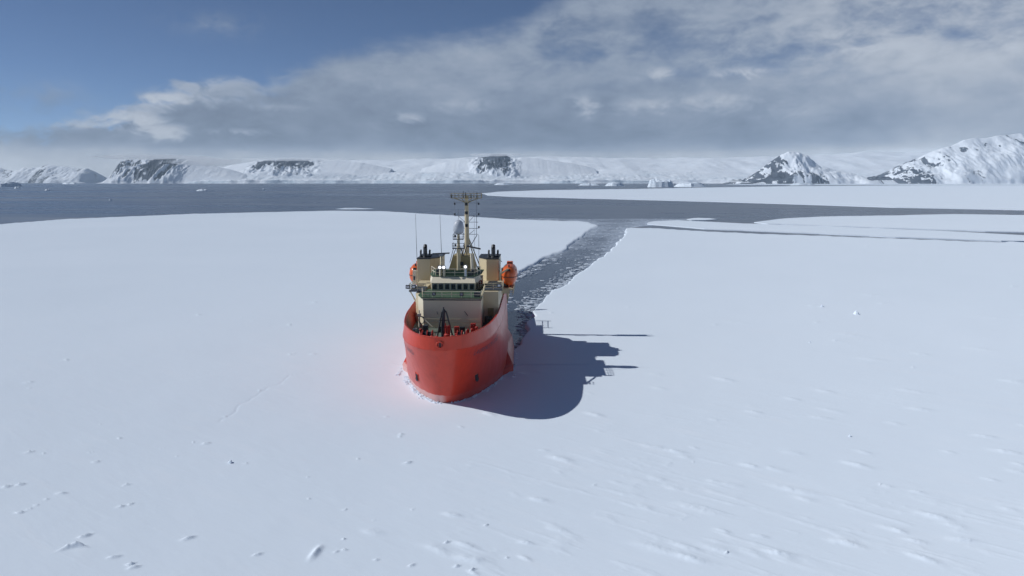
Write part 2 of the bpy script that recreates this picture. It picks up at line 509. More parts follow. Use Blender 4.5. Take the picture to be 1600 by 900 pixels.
# wind-packed relief
U = XX * 0.80 - YY * 0.60; V = XX * 0.60 + YY * 0.80
Z = np.full(YY.shape, ICE)
Z += (fbm(XX / 38, YY / 38, 3, 3) - 0.5) * 0.30
Z += (fbm(XX / 9, YY / 9, 3, 14) - 0.5) * 0.08
ridge = fbm(U / 7.0, V / 1.5, 4, 21, 0.55, ridged=True)
side = sstep(XX / YY, -0.45, 0.35)
patch = sstep(fbm(XX / 16, YY / 16, 3, 31), 0.42, 0.66)
Z += sstep(ridge, 0.66, 0.95) * 0.05 * patch * (0.22 + 0.78 * side) * sstep(YY, 95, 50)
Z += (fbm(U / 1.6, V / 0.6, 3, 41) - 0.5) * 0.014


def mound(x, y, L, W, h, ang=0.0, crescent=0.0, steep=1.0):
    """a drifted lump or ridge; ang = direction of its long axis"""
    Rr = max(L, W) * 2.6
    j = np.where((np.abs(ks * 0 + 24.0 / ks - y) < Rr))[0]
    if len(j) == 0: return
    r = slice(j[0], j[-1] + 1)
    c0 = np.searchsorted(ta, (x - Rr) / y * 1.0 - 0.02); c1 = np.searchsorted(ta, (x + Rr) / y + 0.02)
    if c1 <= c0: return
    s = (r, slice(c0, c1))
    dx, dy = XX[s] - x, YY[s] - y
    a = dx * cos(ang) + dy * sin(ang); b_ = -dx * sin(ang) + dy * cos(ang) + crescent * (dx * cos(ang) + dy * sin(ang)) ** 2 / L
    n = 0.7 + 0.6 * fbm(XX[s] / (W * 1.2), YY[s] / (W * 1.2), 3, 77)
    # long gentle windward tail, short steep lee
    b2 = np.where(b_ > 0, b_ * steep, b_)
    Z[s] += h * n * np.exp(-(np.abs(a) / L) ** 2.4 - (np.abs(b2) / W) ** 2.0)


DASH = [(-35.1, 58.9, .7), (-39.2, 53.9, .8), (-38.4, 54.3, .8), (-34.2, 52.7, .8), (-34.7, 51.6, .4), (-34.8, 50.6, .4), (-34.9, 50.0, .4), (-35.2, 49.4, .7), (-30.1, 54.3, .6), (-28.5, 50.4, .6), (-28.0, 50.8, .5), (-28.5, 45.9, .9),
        (-22.4, 58.6, .4), (-27.6, 63.3, .8), (-28.8, 60.2, .3), (-31.0, 62.0, .3), (-23.6, 42.3, .6), (-36.1, 64.6, .5), (-42.2, 61.2, .8), (-40.8, 60.8, .4), (-36.8, 61.1, .4), (-28.9, 63.6, .3), (-10.4, 66.0, .6),
        (-13.2, 59.8, .35), (-8.8, 59.0, .8), (-12.1, 50.1, .35), (-9.7, 48.5, .25), (-11.2, 45.7, .35), (-10.8, 44.3, .4), (-7.2, 50.2, .3), (-1.8, 47.7, .4), (-4.3, 45.3, .5), (-3.4, 42.3, .5), (-2.4, 41.9, .5), (-0.3, 43.3, .3),
        (-15.2, 51.9, .25), (-112.3, 169.0, 1.0), (-101.7, 152.3, .9), (-90.4, 135.7, .9), (-59.1, 103.2, .7), (-36.7, 118.4, .7), (-118.7, 207.4, 1.0), (-51.5, 199.6, .9), (58.9, 137.1, .9), (43.8, 105.3, .8), (51.4, 91.1, .8), (28.8, 54.4, .3), (15.3, 59.1, .3), (6.5, 54.5, .4), (13.7, 43.7, .35)]
for (x, y, l) in DASH:
    q = random.uniform(0.1, 0.7)
    mound(x, y, l * 0.40, l * 0.19, 0.08 + l * 0.14, q, random.uniform(-0.3, 0.3), 2.0)
STREAK = [(12.3, 62.8, 1.0), (13.1, 62.5, .6), (14.9, 60.2, .8), (9.7, 50.4, .8), (13.5, 50.1, 2.2), (17.0, 54.4, 1.3), (11.6, 55.5, .8), (12.6, 53.7, .7), (8.8, 44.7, 1.2), (10.0, 43.8, 1.6), (13.3, 44.1, 1.5), (15.3, 43.6, 1.1), (11.2, 44.4, 1.0),
          (21.5, 57.5, 1.6), (21.8, 53.2, 2.2), (21.9, 51.7, .9), (37.5, 68.9, .9), (30.8, 61.2, .8), (41.3, 56.9, .9), (35.9, 50.0, .8), (17.0, 43.3, 1.2), (17.7, 87.3, 1.0), (83.6, 125.2, 3.5), (121.6, 217.6, 3.0), (16.9, 81.2, 1.0), (-9.5, 46.6, 1.0), (-4.9, 44.4, 1.3),
          (3.0, 47.0, .9), (26.0, 47.0, 1.1), (30.5, 47.5, 1.0), (24.5, 61.0, 1.1), (33.0, 73.0, 1.6), (45.0, 80.0, 2.0), (52.0, 110.0, 2.6), (66.0, 101.0, 2.4), (38.0, 120.0, 2.6), (75.0, 150.0, 3.4), (48, 95, 2.2)]
for (x, y, l) in STREAK:
    mound(x, y, l * 0.75, 0.16 + 0.08 * l, 0.052 + 0.024 * l, -0.55 + random.uniform(-0.15, 0.15), random.uniform(-0.1, 0.1), 0.55)
for k in range(150):                                             # lesser crusts between them
    y = 24.0 / random.uniform(0.07, 0.58); x = y * random.uniform(-0.8, 0.85)
    w = random.uniform(0.3, 1.0) * (1 + y / 160)
    if x > -0.1 * y: mound(x, y, w * 0.8, w * 0.22, 0.05 + 0.07 * w, -0.55 + random.uniform(-0.25, 0.25), 0, 0.6)
    elif k % 2: mound(x, y, w * 0.30, w * 0.16, 0.05 + 0.08 * w, random.uniform(0, 0.7), 0, 1.6)
mound(-28.4, 44.5, 0.62, 0.20, 0.34, 0.30, 0.30, 2.2)
mound(-12.6, 43.9, 0.75, 0.24, 0.19, 1.45, 0.0, 1.2)              # the elongated drift at the lower edge
for cr in ([(-41.2, 83.0), (-37.7, 87.3), (-33.6, 94.8)], [(-29.0, 69.3), (-28.2, 77.9), (-27.3, 86.4)], [(-27.3, 86.4), (-22, 92), (-16, 99)]):
    near = (YY > 60) & (YY < 110) & (np.abs(XX + 30) < 20)
    xs, ys = XX[near], YY[near]; xs = xs + (fbm(xs / 4, ys / 4, 3, 88) - .5) * 2.2; dmin = np.full(xs.shape, 99.0)
    for (ax, ay), (bx, by) in zip(cr[:-1], cr[1:]):
        ex, ey = bx - ax, by - ay; q = np.clip(((xs - ax) * ex + (ys - ay) * ey) / (ex * ex + ey * ey), 0, 1)
        dmin = np.minimum(dmin, np.hypot(xs - ax - ex * q, ys - ay - ey * q))
    Z[near] -= 0.028 * np.exp(-(dmin / 0.14) ** 2)
Z = -0.7 + (Z + 0.7) * tt
o = mesh_np('sea_ice', np.stack([XX, YY, Z], -1).reshape(-1, 3), grid_quads(*YY.shape), M['snow'])
tag(o, kind='structure')
# the same sheet behind and beside the camera
mb = MB()
xa = 0.92 * 20.0
mb.add([(-900, -400, ICE), (900, -400, ICE), (900, 20, ICE), (xa, 20, ICE), (-xa, 20, ICE), (-900, 20, ICE)], [(0, 1, 2, 3, 4, 5)])
mb.add([(xa, 20, ICE), (900, 20, ICE), (900, 200, ICE), (0.92 * 217, 217, ICE)], [(0, 1, 2, 3)])
mb.add([(-xa, 20, ICE), (-0.92 * 330, 330, ICE), (-900, 330, ICE), (-900, 20, ICE)], [(0, 1, 2, 3)])
tag(mb.build('sea_ice', M['snow']), kind='structure')


def ice_sheet(poly, step, amp, seed, z1=ICE, name='sea_ice', cap=60):
    pl = rough_line(poly + [poly[0]], step, amp, seed, cap)[:-1]
    mb = MB(); n = len(pl)
    mb.add([(x, y, z1) for x, y in pl] + [(x, y, -0.4) for x, y in pl], [tuple(range(n))] + [(i, (i + 1) % n, n + (i + 1) % n, n + i) for i in range(n)])
    return mb.build(name, M['snow'])


far_sheet = [(-56.2, 1438.7), (-28.8, 1657.1), (84.8, 1953.5), (395.6, 2279.5), (712.0, 2735.8), (1024.8, 3109.0), (1330, 3500), (2400, 4300), (5200, 4700), (5200, 650), (900, 600),
             (422.2, 605.6), (347.5, 665.0), (308.0, 737.3), (251.8, 827.0), (163.8, 941.5), (89.6, 1030.7), (0.0, 1138.4), (-43.2, 1242.1)]
tag(ice_sheet(far_sheet, 30, 5, 3), kind='structure')
tag(ice_sheet([(1500, 4800), (2600, 4700), (5200, 5000), (5200, 6700), (2600, 6700), (1700, 5900)], 60, 14, 5, z1=0.4), kind='structure')
tag(ice_sheet([(195.3, 291.3), (183.7, 299.4), (163.8, 311.6), (139.9, 332.9), (111.8, 354.8), (96.3, 366.9), (81.5, 396.7), (75.1, 405.6), (78.1, 421.5), (84.4, 435.1),
               (101.2, 445.9), (129.5, 411.8), (162.8, 388.1), (190.0, 362.0), (207.0, 348.0), (224.8, 320.9), (218, 302), (207, 290)], 5, 1.2, 8), kind='structure')
tag(ice_sheet([(140.3, 424.8), (159.0, 449.6), (176.1, 469.1), (205.4, 490.4), (226.6, 499.5), (266.3, 508.9), (301.4, 523.6), (318.2, 528.7), (358.4, 513.7), (700, 400), (700, 300), (330, 325),
               (239.0, 341.3), (225.3, 348.0), (212.5, 357.2), (193.9, 369.5), (165.2, 393.8), (142.8, 408.7)], 6, 2.0, 12), kind='structure')
o = ice_sheet([(109.5, 461.1), (116, 473), (120.8, 477.4), (128.0, 473.2), (128.8, 461.1), (117.8, 449.6), (109.9, 449.6)], 4, 1.5, 2, 0.35, 'ice_floe')
tag(o, 'flat white sliver of ice floating in the grey slush beyond the bend of the channel', 'ice floe')

# ------------------------------------------------------------------ slush and brash in the broken channel
nA = 260
def resample(pts, n):
    P = np.array(pts, float); d = np.concatenate([[0], np.cumsum(np.hypot(*np.diff(P, axis=0).T))])
    return np.stack([np.interp(np.linspace(0, d[-1], n), d, P[:, i]) for i in (0, 1)], -1)
La = resample([(-13, 118), (-12.5, 139), (-9, 152), (-3.0, 171.1), (2, 191.0), (9.3, 223.1), (12.9, 234.9), (16.9, 248.0), (33, 334.9), (39, 362.0), (44, 388.1), (45, 405.6), (42.0, 438.6), (30, 452), (0, 476)], nA)
Rb = resample([(1.0, 99), (1.4, 108), (4.0, 122), (5.2, 139), (7, 149.7), (11, 161.7), (16, 181.8), (20, 195.2), (29, 230.8), (32.5, 243.5), (50, 322.9), (59.5, 379), (76, 398), (84, 436), (118, 470)], nA)
nC = 24
S = np.linspace(0, 1, nC)[None, :, None]
G = La[:, None, :] * (1 - S) + Rb[:, None, :] * S
rim = np.abs(np.linspace(-1, 1, nC))[None, :] ** 2.5 * np.ones((nA, 1))
rim[:, : nC // 2] *= 0.55
o = mesh_np('slush', np.concatenate([G, np.full((nA, nC, 1), 0.02)], -1).reshape(-1, 3), grid_quads(nA, nC), M['slush'], attrs={'rim': rim})
tag(o, kind='structure')
mb = MB()
def chunk(mb, x, y, r, h, z=0.0):
    n = random.choice((5, 6, 7)); a0 = random.uniform(0, 6.3)
    ring = [(x + 1.35 * r * random.uniform(.65, 1.15) * cos(a0 + 2 * pi * i / n), y + r * random.uniform(.65, 1.15) * sin(a0 + 2 * pi * i / n)) for i in range(n)]
    tx, ty = random.uniform(-.15, .15), random.uniform(-.15, .15)
    vs = [(px, py, z - 0.1) for px, py in ring] + [(x + (px - x) * .86, y + (py - y) * .86, z + h * (1 + (px - x) * tx / r + (py - y) * ty / r)) for px, py in ring]
    mb.add(vs, [tuple(range(n, 2 * n))] + [(i, (i + 1) % n, n + (i + 1) % n, n + i) for i in range(n)])
for k in range(3600):
    i = int(nA * min(0.999, random.random() ** 1.5)); s = random.random()
    s = s if random.random() < 0.35 else (1 - abs(random.gauss(0, 0.22)) if random.random() < 0.68 else abs(random.gauss(0, 0.13)))
    if not 0 < s < 1: continue
    p = La[i] * (1 - s) + Rb[i] * s
    if p[1] < 133 and p[0] < 0.9: continue
    if 0.22 < s < 0.66 and p[1] < 215 and random.random() < 0.9: continue
    if p[1] > 215 and random.random() < 0.72: continue
    f = 0.55 + p[1] / 260
    chunk(mb, p[0] + random.uniform(-.5, .5), p[1] + random.uniform(-.5, .5), random.uniform(.10, .36) * f * random.choice((.5, .7, 1, 1, 2.2)), random.uniform(.03, .11), 0.02)
bi = flat('brash_ice_grey', (0.56, 0.62, 0.69), 0.6)
o = mb.build('brash_ice', bi)
tag(o, 'small broken pieces of ice floating in the channel behind the ship', kind='stuff')


# ------------------------------------------------------------------ mountains and glacier across the water
def px_x(px, d): return d * (px - 800) / 1142.0 / cos(R(PITCH)) * 0.999
def px_z(y, d): return 24 + d * (283 - y) / 1166.0


def terrain_grid(px0, px1, d, y0, y1, nx, ny):
    xs = np.linspace(px_x(px0, d), px_x(px1, d), nx); ys = np.linspace(y0, y1, ny)
    X, Y = np.meshgrid(xs, ys)
    return X, Y


def massif(name, prof, d, fw, bw, rockf, seed, res=7.0, base=-3.0, gul=0.22, skew=0.0, p=0.8, wob=10.0, rsc=1.0, pad=40, rough=None):
    """a ridge whose crest follows prof [(pixel column, pixel row)] at distance d; rockf(X, s, n, g) says where rock shows"""
    pxs = [q[0] for q in prof]
    X, Y = terrain_grid(min(pxs), max(pxs), d, d - fw - pad, d + bw, max(30, int((px_x(max(pxs), d) - px_x(min(pxs), d)) / res)), int((fw + bw + pad) / (res * 1.3)))
    cx = np.array([px_x(q[0], d) for q in prof]); cz = np.array([px_z(q[1], d) for q in prof])
    H = np.interp(X[0], cx, cz)[None, :] * np.ones_like(X)
    H = H + (fbm(X / 70 * rsc, Y * 0 + seed, 4, seed) - 0.5) * wob
    colx = np.interp(X, cx, np.array(pxs, float)); rg = 1.0 if rough is None else rough(colx)
    warp = (fbm(X / 160, Y / 160, 3, seed + 5) - 0.5) * fw * 0.45 * rg
    s = np.clip((Y - (d - fw) + warp) / fw, 0, 1)
    back = np.clip((Y - d) / bw, 0, 1)
    wx = (fbm(X / 130, Y / 130, 3, seed + 31) - .5) * 90
    g = 0.62 * fbm((X + wx + skew * s * H) / (95 / rsc), Y / 300, 5, seed + 11, 0.6, ridged=True) + 0.38 * fbm((X - wx) / 34, (Y + wx) / 60, 4, seed + 12, 0.6, ridged=True)
    z = H * (s ** p) * (1 - 0.85 * back ** 1.3)
    z = z + (g - 0.55) * rg * gul * H * np.sin(np.pi * np.clip(s * 0.92 + 0.04, 0, 1)) * 1.6 * (1 - back)
    n = fbm(X / 45, Y / 45, 4, seed + 23)
    z = z + rg * ((n - 0.5) * 12 * s + (fbm(X / 22, Y / 30, 3, seed + 41) - .5) * 9 * s)
    z = np.minimum(z, H + 3)
    z = np.where(s <= 0.0, base, z)
    fade = np.minimum(sstep(X, X.min(), X.min() + 25), 1 - sstep(X, X.max() - 25, X.max()))
    z = base + (z - base) * fade
    col = np.interp(X, cx, np.array(pxs, float))
    rock = np.clip(rockf(col, s * (1 - back * 3).clip(0, 1), n, g, z), 0, 1)
    o = mesh_np(name, np.stack([X, Y, z], -1).reshape(-1, 3), grid_quads(*X.shape), M['mountain'], attrs={'rock': rock, 'ice': np.zeros_like(rock)})
    return tag(o, kind='structure')


# snow hills at the far left
massif('mountain', [(-60, 275), (-20, 266), (0, 264), (20, 263), (40, 268), (55, 262), (72, 262), (80, 259), (92, 258), (112, 260), (135, 262), (150, 263), (157, 268), (161, 281), (166, 283.5)], 9300, 330, 500,
       lambda c, s, n, g, z: 0.30 + (g < .50) * 0.35 * (s > .35) + ((c > 82) & (c < 108) & (g < .6)) * .25 - 0.18 * (c > 115), 3, 8, gul=0.22, skew=-0.6, wob=10, rough=lambda c: .6 + 0 * c)
# dark rocky block
massif('mountain', [(180, 284), (188, 282), (196, 268), (205, 252), (212, 250), (236, 250), (262, 248), (272, 245.5), (284, 247), (296, 248), (308, 250), (325, 255), (345, 259), (368, 264), (392, 272), (410, 282)], 7900, 270, 420,
       lambda c, s, n, g, z: 0.25 + 0.68 * sstep(s + (n - .5) * .7 - .22 * sstep(c, 255, 190), 0.06, 0.34) - 0.75 * sstep(g + (n - .5) * .25, .60, .70) - 0.7 * sstep(c, 286, 306), 8, 6, gul=0.36, skew=-0.9, wob=10, rough=lambda c: .10 + .90 * sstep(c, 320, 292))
# rocks standing out of the ice cap under the cloud
massif('mountain', [(340, 266), (375, 257), (405, 252.5), (420, 250), (455, 249), (480, 249), (500, 249.5), (530, 251), (570, 254), (620, 264)], 8500, 620, 400,
       lambda c, s, n, g, z: 0.15 + 0.80 * sstep(s + (g - .55) * 1.7 + (n - .5) * .7, 0.60, 0.74) - 1.2 * sstep(np.abs(c - 460 + (n - .5) * 30), 36, 44), 15, 6, gul=0.16, skew=-0.3, wob=5, rsc=1.3, rough=lambda c: .06 + .94 * sstep(np.abs(c - 460), 62, 44))
massif('mountain', [(660, 264), (700, 253), (738, 248), (752, 243), (765, 241.3), (780, 241.2), (792, 242), (806, 245), (840, 248), (890, 255), (930, 264)], 8500, 640, 400,
       lambda c, s, n, g, z: 0.15 + 0.80 * sstep(s + (g - .55) * 1.7 + (n - .5) * .7, 0.52, 0.68) - 1.2 * sstep(np.abs(c - 774 + (n - .5) * 14), 20, 26), 19, 6, gul=0.18, skew=-0.5, wob=6, rsc=1.3, rough=lambda c: .06 + .94 * sstep(np.abs(c - 774), 42, 27))
# cone with one black flank
massif('mountain', [(1140, 285), (1156, 283), (1168, 275), (1180, 265), (1195, 252), (1210, 242), (1219, 238), (1232, 237.5), (1246, 242), (1258, 251), (1268, 258.5), (1282, 263), (1300, 267), (1325, 272), (1350, 280), (1365, 285)], 6900, 330, 420,
       lambda c, s, n, g, z: 0.20 + 0.75 * sstep(1 - (c - 1160) / 75 + (n - .5) * .9, 0.15, .55) * sstep(s, -.1, .2) + 0.55 * (c < 1262) * sstep(0.36 - s + (g - .5) * .6, 0, .22) - 0.8 * sstep(g + (n - .5) * .3, .58, .70) - 0.4 * sstep(c, 1250, 1285), 27, 6, gul=0.24, skew=0.5, wob=7)
massif('mountain', [(1326, 285), (1334, 281), (1348, 276), (1362, 275), (1378, 276), (1384, 284)], 6700, 120, 150,
       lambda c, s, n, g, z: 0.35 + 0.6 * sstep(g, .45, .3) + .25 * (s > .4), 33, 5, gul=0.2, wob=4)
# big snow mountain at the right
massif('mountain', [(1366, 284), (1372, 274), (1384, 266), (1400, 256), (1418, 248), (1438, 238), (1455, 232), (1472, 227), (1486, 220), (1500, 217), (1520, 216), (1545, 212), (1572, 208), (1600, 212), (1640, 206), (1700, 216), (1760, 240), (1800, 284)], 7000, 520, 600,
       lambda c, s, n, g, z: 0.16 + 0.62 * sstep(1 - (c - 1372) / 62 + (n - .5) * 1.0, 0.25, .7) * (g < .68) + 0.62 * (s > .45) * sstep(.50 - g + (n - .5) * .5, 0, .12) + .35 * ((c > 1445) & (c < 1475) & (s < .25)) * (g < .6), 41, 7, gul=0.20, skew=0.6, wob=12, rough=lambda c: .35 + .65 * sstep(c, 1480, 1400))

# glacier: ice front, broken icefall, then a smooth snowfield rising into the cloud
d0 = 7700.0
X, Y = terrain_grid(296, 1760, d0, 7350, 10900, 900, 190)
yy = np.linspace(0, 1, 190)[:, None] ** 1.7 * (10900 - 7350) + 7350 + 0 * X
Y = yy
front = 7560 + (fbm(X / 700, X * 0, 4, 2) - .5) * 420 - 350 * sstep(X, 1800, 2900)
q = Y - front
colp = 800 + X / d0 * 1142 * cos(R(PITCH))
toprow = np.interp(colp, [290, 330, 360, 420, 520, 620, 700, 760, 830, 1000, 1080, 1200, 1300, 1400, 1500, 1760], [276, 268, 258, 251, 250, 249, 247, 246, 246, 247, 250, 249, 246, 244, 240, 238])
ztop = px_z(toprow, 10000.0)
cliff = 22 + 22 * fbm(X / 130, X * 0 + 3, 4, 7)
z1 = cliff * sstep(q, -6, 30)
fall = px_z(np.interp(colp, [290, 340, 400, 520, 640, 800, 900, 1000, 1100, 1180, 1300, 1760], [281, 272, 268, 270, 271, 272, 275, 271, 274, 276, 273, 273]), 8200.0) * sstep(q, 0, 700) ** 0.8
z2 = np.maximum(z1, fall + cliff * .2)
z2 = z2 + np.maximum(ztop - fall, 0) * sstep(q, 550, 2700) ** 0.85
z2 = z2 + (fbm(X / 420, Y / 420, 4, 51) - .5) * 55 * sstep(q, 300, 1200)
crev = fbm(X / 60, Y / 36, 4, 61, .6, ridged=True)
icez = sstep(q, -20, 60) * (1 - sstep(q + (fbm(X / 260, Y / 260, 3, 71) - .5) * 900, 500, 950))
z2 = z2 + (crev - .5) * 26 * icez + (fbm(X / 26, Y / 26, 3, 81) - .5) * 9 * icez
z2 = np.where(q < -8, -4, z2)
z2 = -4 + (z2 + 4) * sstep(X, X.min(), X.min() + 260)
iceA = np.clip(icez * (0.35 + 1.3 * (0.62 - crev)) + 0.75 * (q < 25) , 0, 1) * sstep(fbm(X / 300, Y / 200, 3, 91), .30, .55)
tag(mesh_np('glacier', np.stack([X, Y, z2], -1).reshape(-1, 3), grid_quads(*X.shape), M['mountain'], attrs={'rock': np.zeros_like(X), 'ice': iceA}), kind='structure')


# ------------------------------------------------------------------ the ship (x to port, y aft from the stem, z up)
YAW = R(-1.9)
SHIP = (-7.75, 75.8, 0.0)
ship = empty('research_ship', SHIP, YAW)
tag(ship, 'orange red hulled icebreaking ship with buff upperworks stopped in the snow covered ice', 'ship')

YS = [0.0, 2.0, 8, 17, 30, 46, 58]
LEV = [  # z forward, z aft of the break, control points (half breadth, y)
    (-1.2, -1.2, [(0, 1.3), (0.95, 1.5), (2.4, 3.6), (3.8, 7.0), (5.0, 12.0), (5.9, 17), (5.9, 30), (5.6, 46), (4.9, 58)]),
    (0.35, 0.35, [(0, 0.0), (0.95, 0.26), (2.50, 2.25), (4.05, 5.5), (5.6, 10.4), (6.28, 15.5), (6.1, 30), (5.8, 46), (5.1, 58)]),
    (1.35, 1.2, [(0, -0.55), (1.00, -0.25), (2.62, 1.50), (4.2, 4.7), (5.7, 10.0), (6.32, 15.5), (6.15, 30), (5.85, 46), (5.2, 58)]),
    (3.9, 2.2, [(0, -2.15), (1.00, -1.83), (2.65, -0.30), (4.3, 3.2), (5.7, 9.2), (6.25, 15.0), (6.1, 30), (5.8, 46), (5.2, 58)]),
    (7.2, 3.4, [(0, -4.55), (0.98, -4.28), (2.62, -3.05), (4.42, 0.7), (5.4, 6.8), (5.8, 13.5), (5.95, 30), (5.7, 46), (5.2, 58)]),
    (7.3, 3.45, [(0, -4.60), (0.98, -4.33), (2.64, -3.10), (4.44, 0.65), (5.42, 6.75), (5.82, 13.5), (5.95, 30), (5.7, 46), (5.2, 58)]),
    (8.7, 4.6, [(0, -4.92), (0.92, -4.68), (2.42, -3.42), (4.25, 0.7), (5.2, 6.6), (5.5, 13.0), (5.75, 30), (5.6, 46), (5.1, 58)]),
]


def smooth_half(cp, per=12):
    P = [(-cp[1][0], cp[1][1])] + list(cp) + [(2 * cp[-1][0] - cp[-2][0], 2 * cp[-1][1] - cp[-2][1])]
    out = []
    for k in range(1, len(P) - 2):
        p0, p1, p2, p3 = (np.array(P[k + i], float) for i in (-1, 0, 1, 2))
        t1 = np.hypot(*(p1 - p0)) ** .5; t2 = t1 + np.hypot(*(p2 - p1)) ** .5; t3 = t2 + np.hypot(*(p3 - p2)) ** .5
        for i in range(per):
            t = t1 + (t2 - t1) * i / per
            a1 = p0 * (t1 - t) / t1 + p1 * t / t1; a2 = p1 * (t2 - t) / (t2 - t1) + p2 * (t - t1) / (t2 - t1); a3 = p2 * (t3 - t) / (t3 - t2) + p3 * (t - t2) / (t3 - t2)
            b1 = a1 * (t2 - t) / t2 + a2 * t / t2; b2 = a2 * (t3 - t) / (t3 - t1) + a3 * (t - t1) / (t3 - t1)
            out.append(b1 * (t2 - t) / (t2 - t1) + b2 * (t - t1) / (t2 - t1))
    out.append(np.array(cp[-1], float))
    return np.array(out)


BR0, BR1 = 32.0, 36.0
def zl(lv, y):
    t = min(1, max(0, (y - BR0) / (BR1 - BR0))); t = t * t * (3 - 2 * t)
    return lv[0] * (1 - t) + lv[1] * t
curves = [smooth_half(l[2]) for l in LEV]
n1 = len(curves[0])


_slices = {}
def hull_half(y, z):
    """half breadth of the lofted bow at y and height z"""
    q = round(z, 3)
    if q not in _slices:
        zs = [l[0] for l in LEV]; k = min(max(int(np.searchsorted(zs, q)) - 1, 0), len(LEV) - 2)
        t = min(1, max(0, (q - zs[k]) / (zs[k + 1] - zs[k])))
        _slices[q] = curves[k] * (1 - t) + curves[k + 1] * t
    c = _slices[q]
    return float(np.interp(y, c[:, 1], c[:, 0]))


def full(lev_i, inset=0.0):
    c = curves[lev_i]; zz = [zl(LEV[lev_i], y) for _, y in c]
    d = np.gradient(c, axis=0); L = np.hypot(d[:, 0], d[:, 1]); nx, ny = d[:, 1] / L, -d[:, 0] / L
    x = np.maximum(c[:, 0] - nx * inset, 0); y = c[:, 1] - ny * inset
    x[0] = 0
    right = [(x[i], y[i], zz[i]) for i in range(n1)]
    return [(-px, py, pz) for px, py, pz in right[::-1]] + right[1:]


def hx(y): return 0.66 - 0.022 * y                               # the hull's centreline in the ship's frame
MB.xf = lambda x, y, z: (x + hx(y), y, z)
mb = MB()
rows = [full(i) for i in range(len(LEV))]
w = len(rows[0])
for r in rows: mb.v += r
mb.f += [(a * w + i, a * w + i + 1, (a + 1) * w + i + 1, (a + 1) * w + i) for a in range(len(rows) - 1) for i in range(w - 1)]
mb.f += [tuple(a * w for a in range(len(rows))) + tuple(a * w + w - 1 for a in range(len(rows) - 1, -1, -1))]     # transom
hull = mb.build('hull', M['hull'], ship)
for p in hull.data.polygons: p.use_smooth = True
for e in hull.data.edges:
    r0, r1 = e.vertices[0] // w, e.vertices[1] // w
    if r0 == r1 and r0 in (4, 5): e.use_edge_sharp = True
md = hull.modifiers.new('edge', 'EDGE_SPLIT'); md.split_angle = R(24)
# bulwark: rim cap and inner face
mb = MB(); a = full(6); b = full(6, 0.16)
c = [(x, y, z - (1.70 if y < BR0 + 2 else 1.05)) for x, y, z in full(6, 0.75)]
mb.v += a + b + c
mb.f += [(k * w + i, k * w + i + 1, (k + 1) * w + i + 1, (k + 1) * w + i) for k in (0, 1) for i in range(w - 1)]
mb.build('bulwark', M['inner'], ship)
# bulwark cap rail, painted like the hull
mb = MB()
for i in range(w - 1): mb.tube(a[i], a[i + 1], 0.055, n=6)
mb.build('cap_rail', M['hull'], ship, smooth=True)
mb = MB(); k = len(curves[6])
for i in range(k - 1):
    (x0, y0), (x1, y1) = curves[6][i], curves[6][i + 1]
    z0 = zl(LEV[6], y0) - (1.68 if y0 < BR0 + 2 else 1.03); z1_ = zl(LEV[6], y1) - (1.68 if y1 < BR0 + 2 else 1.03)
    s0, s1 = max(0, x0 - .6), max(0, x1 - .6)
    mb.add([(-s0, y0 + .6, z0), (s0, y0 + .6, z0), (s1, y1 + .6, z1_), (-s1, y1 + .6, z1_)], [(0, 1, 2, 3)])
mb.build('deck', M['deck'], ship)
for s in (-1, 1):                                                 # bulwark stays
    mb = MB()
    for y in np.arange(-2.6, 30, 0.95):
        x = np.interp(y, curves[6][:, 1], curves[6][:, 0]) - 0.2
        mb.add([(s * x, y, 7.06), (s * (x - .45), y, 7.06), (s * x, y, 8.4), (s * x, y + .06, 7.06), (s * (x - .45), y + .06, 7.06), (s * x, y + .06, 8.4)],
               [(0, 1, 2), (3, 5, 4), (0, 3, 4, 1), (1, 4, 5, 2), (2, 5, 3, 0)])
    mb.build('bulwark_stays', M['inner'], ship)['kind'] = 'stuff'
# ice reamers: the hull swells out at the waterline behind the bow
for s in (-1, 1):
    f_ = 1.0 if s > 0 else 0.0
    A = [(5.45, 10.8, 1.0), (7.40, 13.4, 1.25), (7.45, 24.5, 1.25), (6.8, 28.0, 1.9), (6.15, 23.5, 4.1), (6.1, 16.5, 2.9), (6.0, 30, 2.3)]
    B = [(5.3, 10.2, -0.6), (7.1, 13.4, -0.6), (7.1, 24.5, -0.6), (6.6, 28, -0.6), (5.9, 30, -0.6)]
    mb = MB().add([(s * (min(x, 7.1) if f_ else min(x, 6.6 if z < 0 else 6.82)), y, z) for x, y, z in A + B],
                  [(0, 1, 2, 3, 4, 5), (3, 6, 4), (0, 7, 8, 1), (1, 8, 9, 2), (2, 9, 10, 3), (3, 10, 11, 6)])
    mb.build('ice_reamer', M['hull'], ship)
# the hull's weld seams and fender strakes
for s in (-1, 1):
    mb = MB(); prev = None
    for y in np.arange(-4.5, 31, 0.6):
        p = (s * (hull_half(y, 7.25) + .01), y, 7.25)
        if prev: mb.tube(prev, p, 0.035, n=5)
        prev = p
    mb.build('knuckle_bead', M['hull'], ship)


def hull_frame(x_s, z, out=0.0):
    """point on the hull at half breadth |x| and height z, with its tangent along the girth"""
    ys = np.linspace(-1.3, 30, 800); xs = np.array([hull_half(y, z) for y in ys])
    return ys, xs


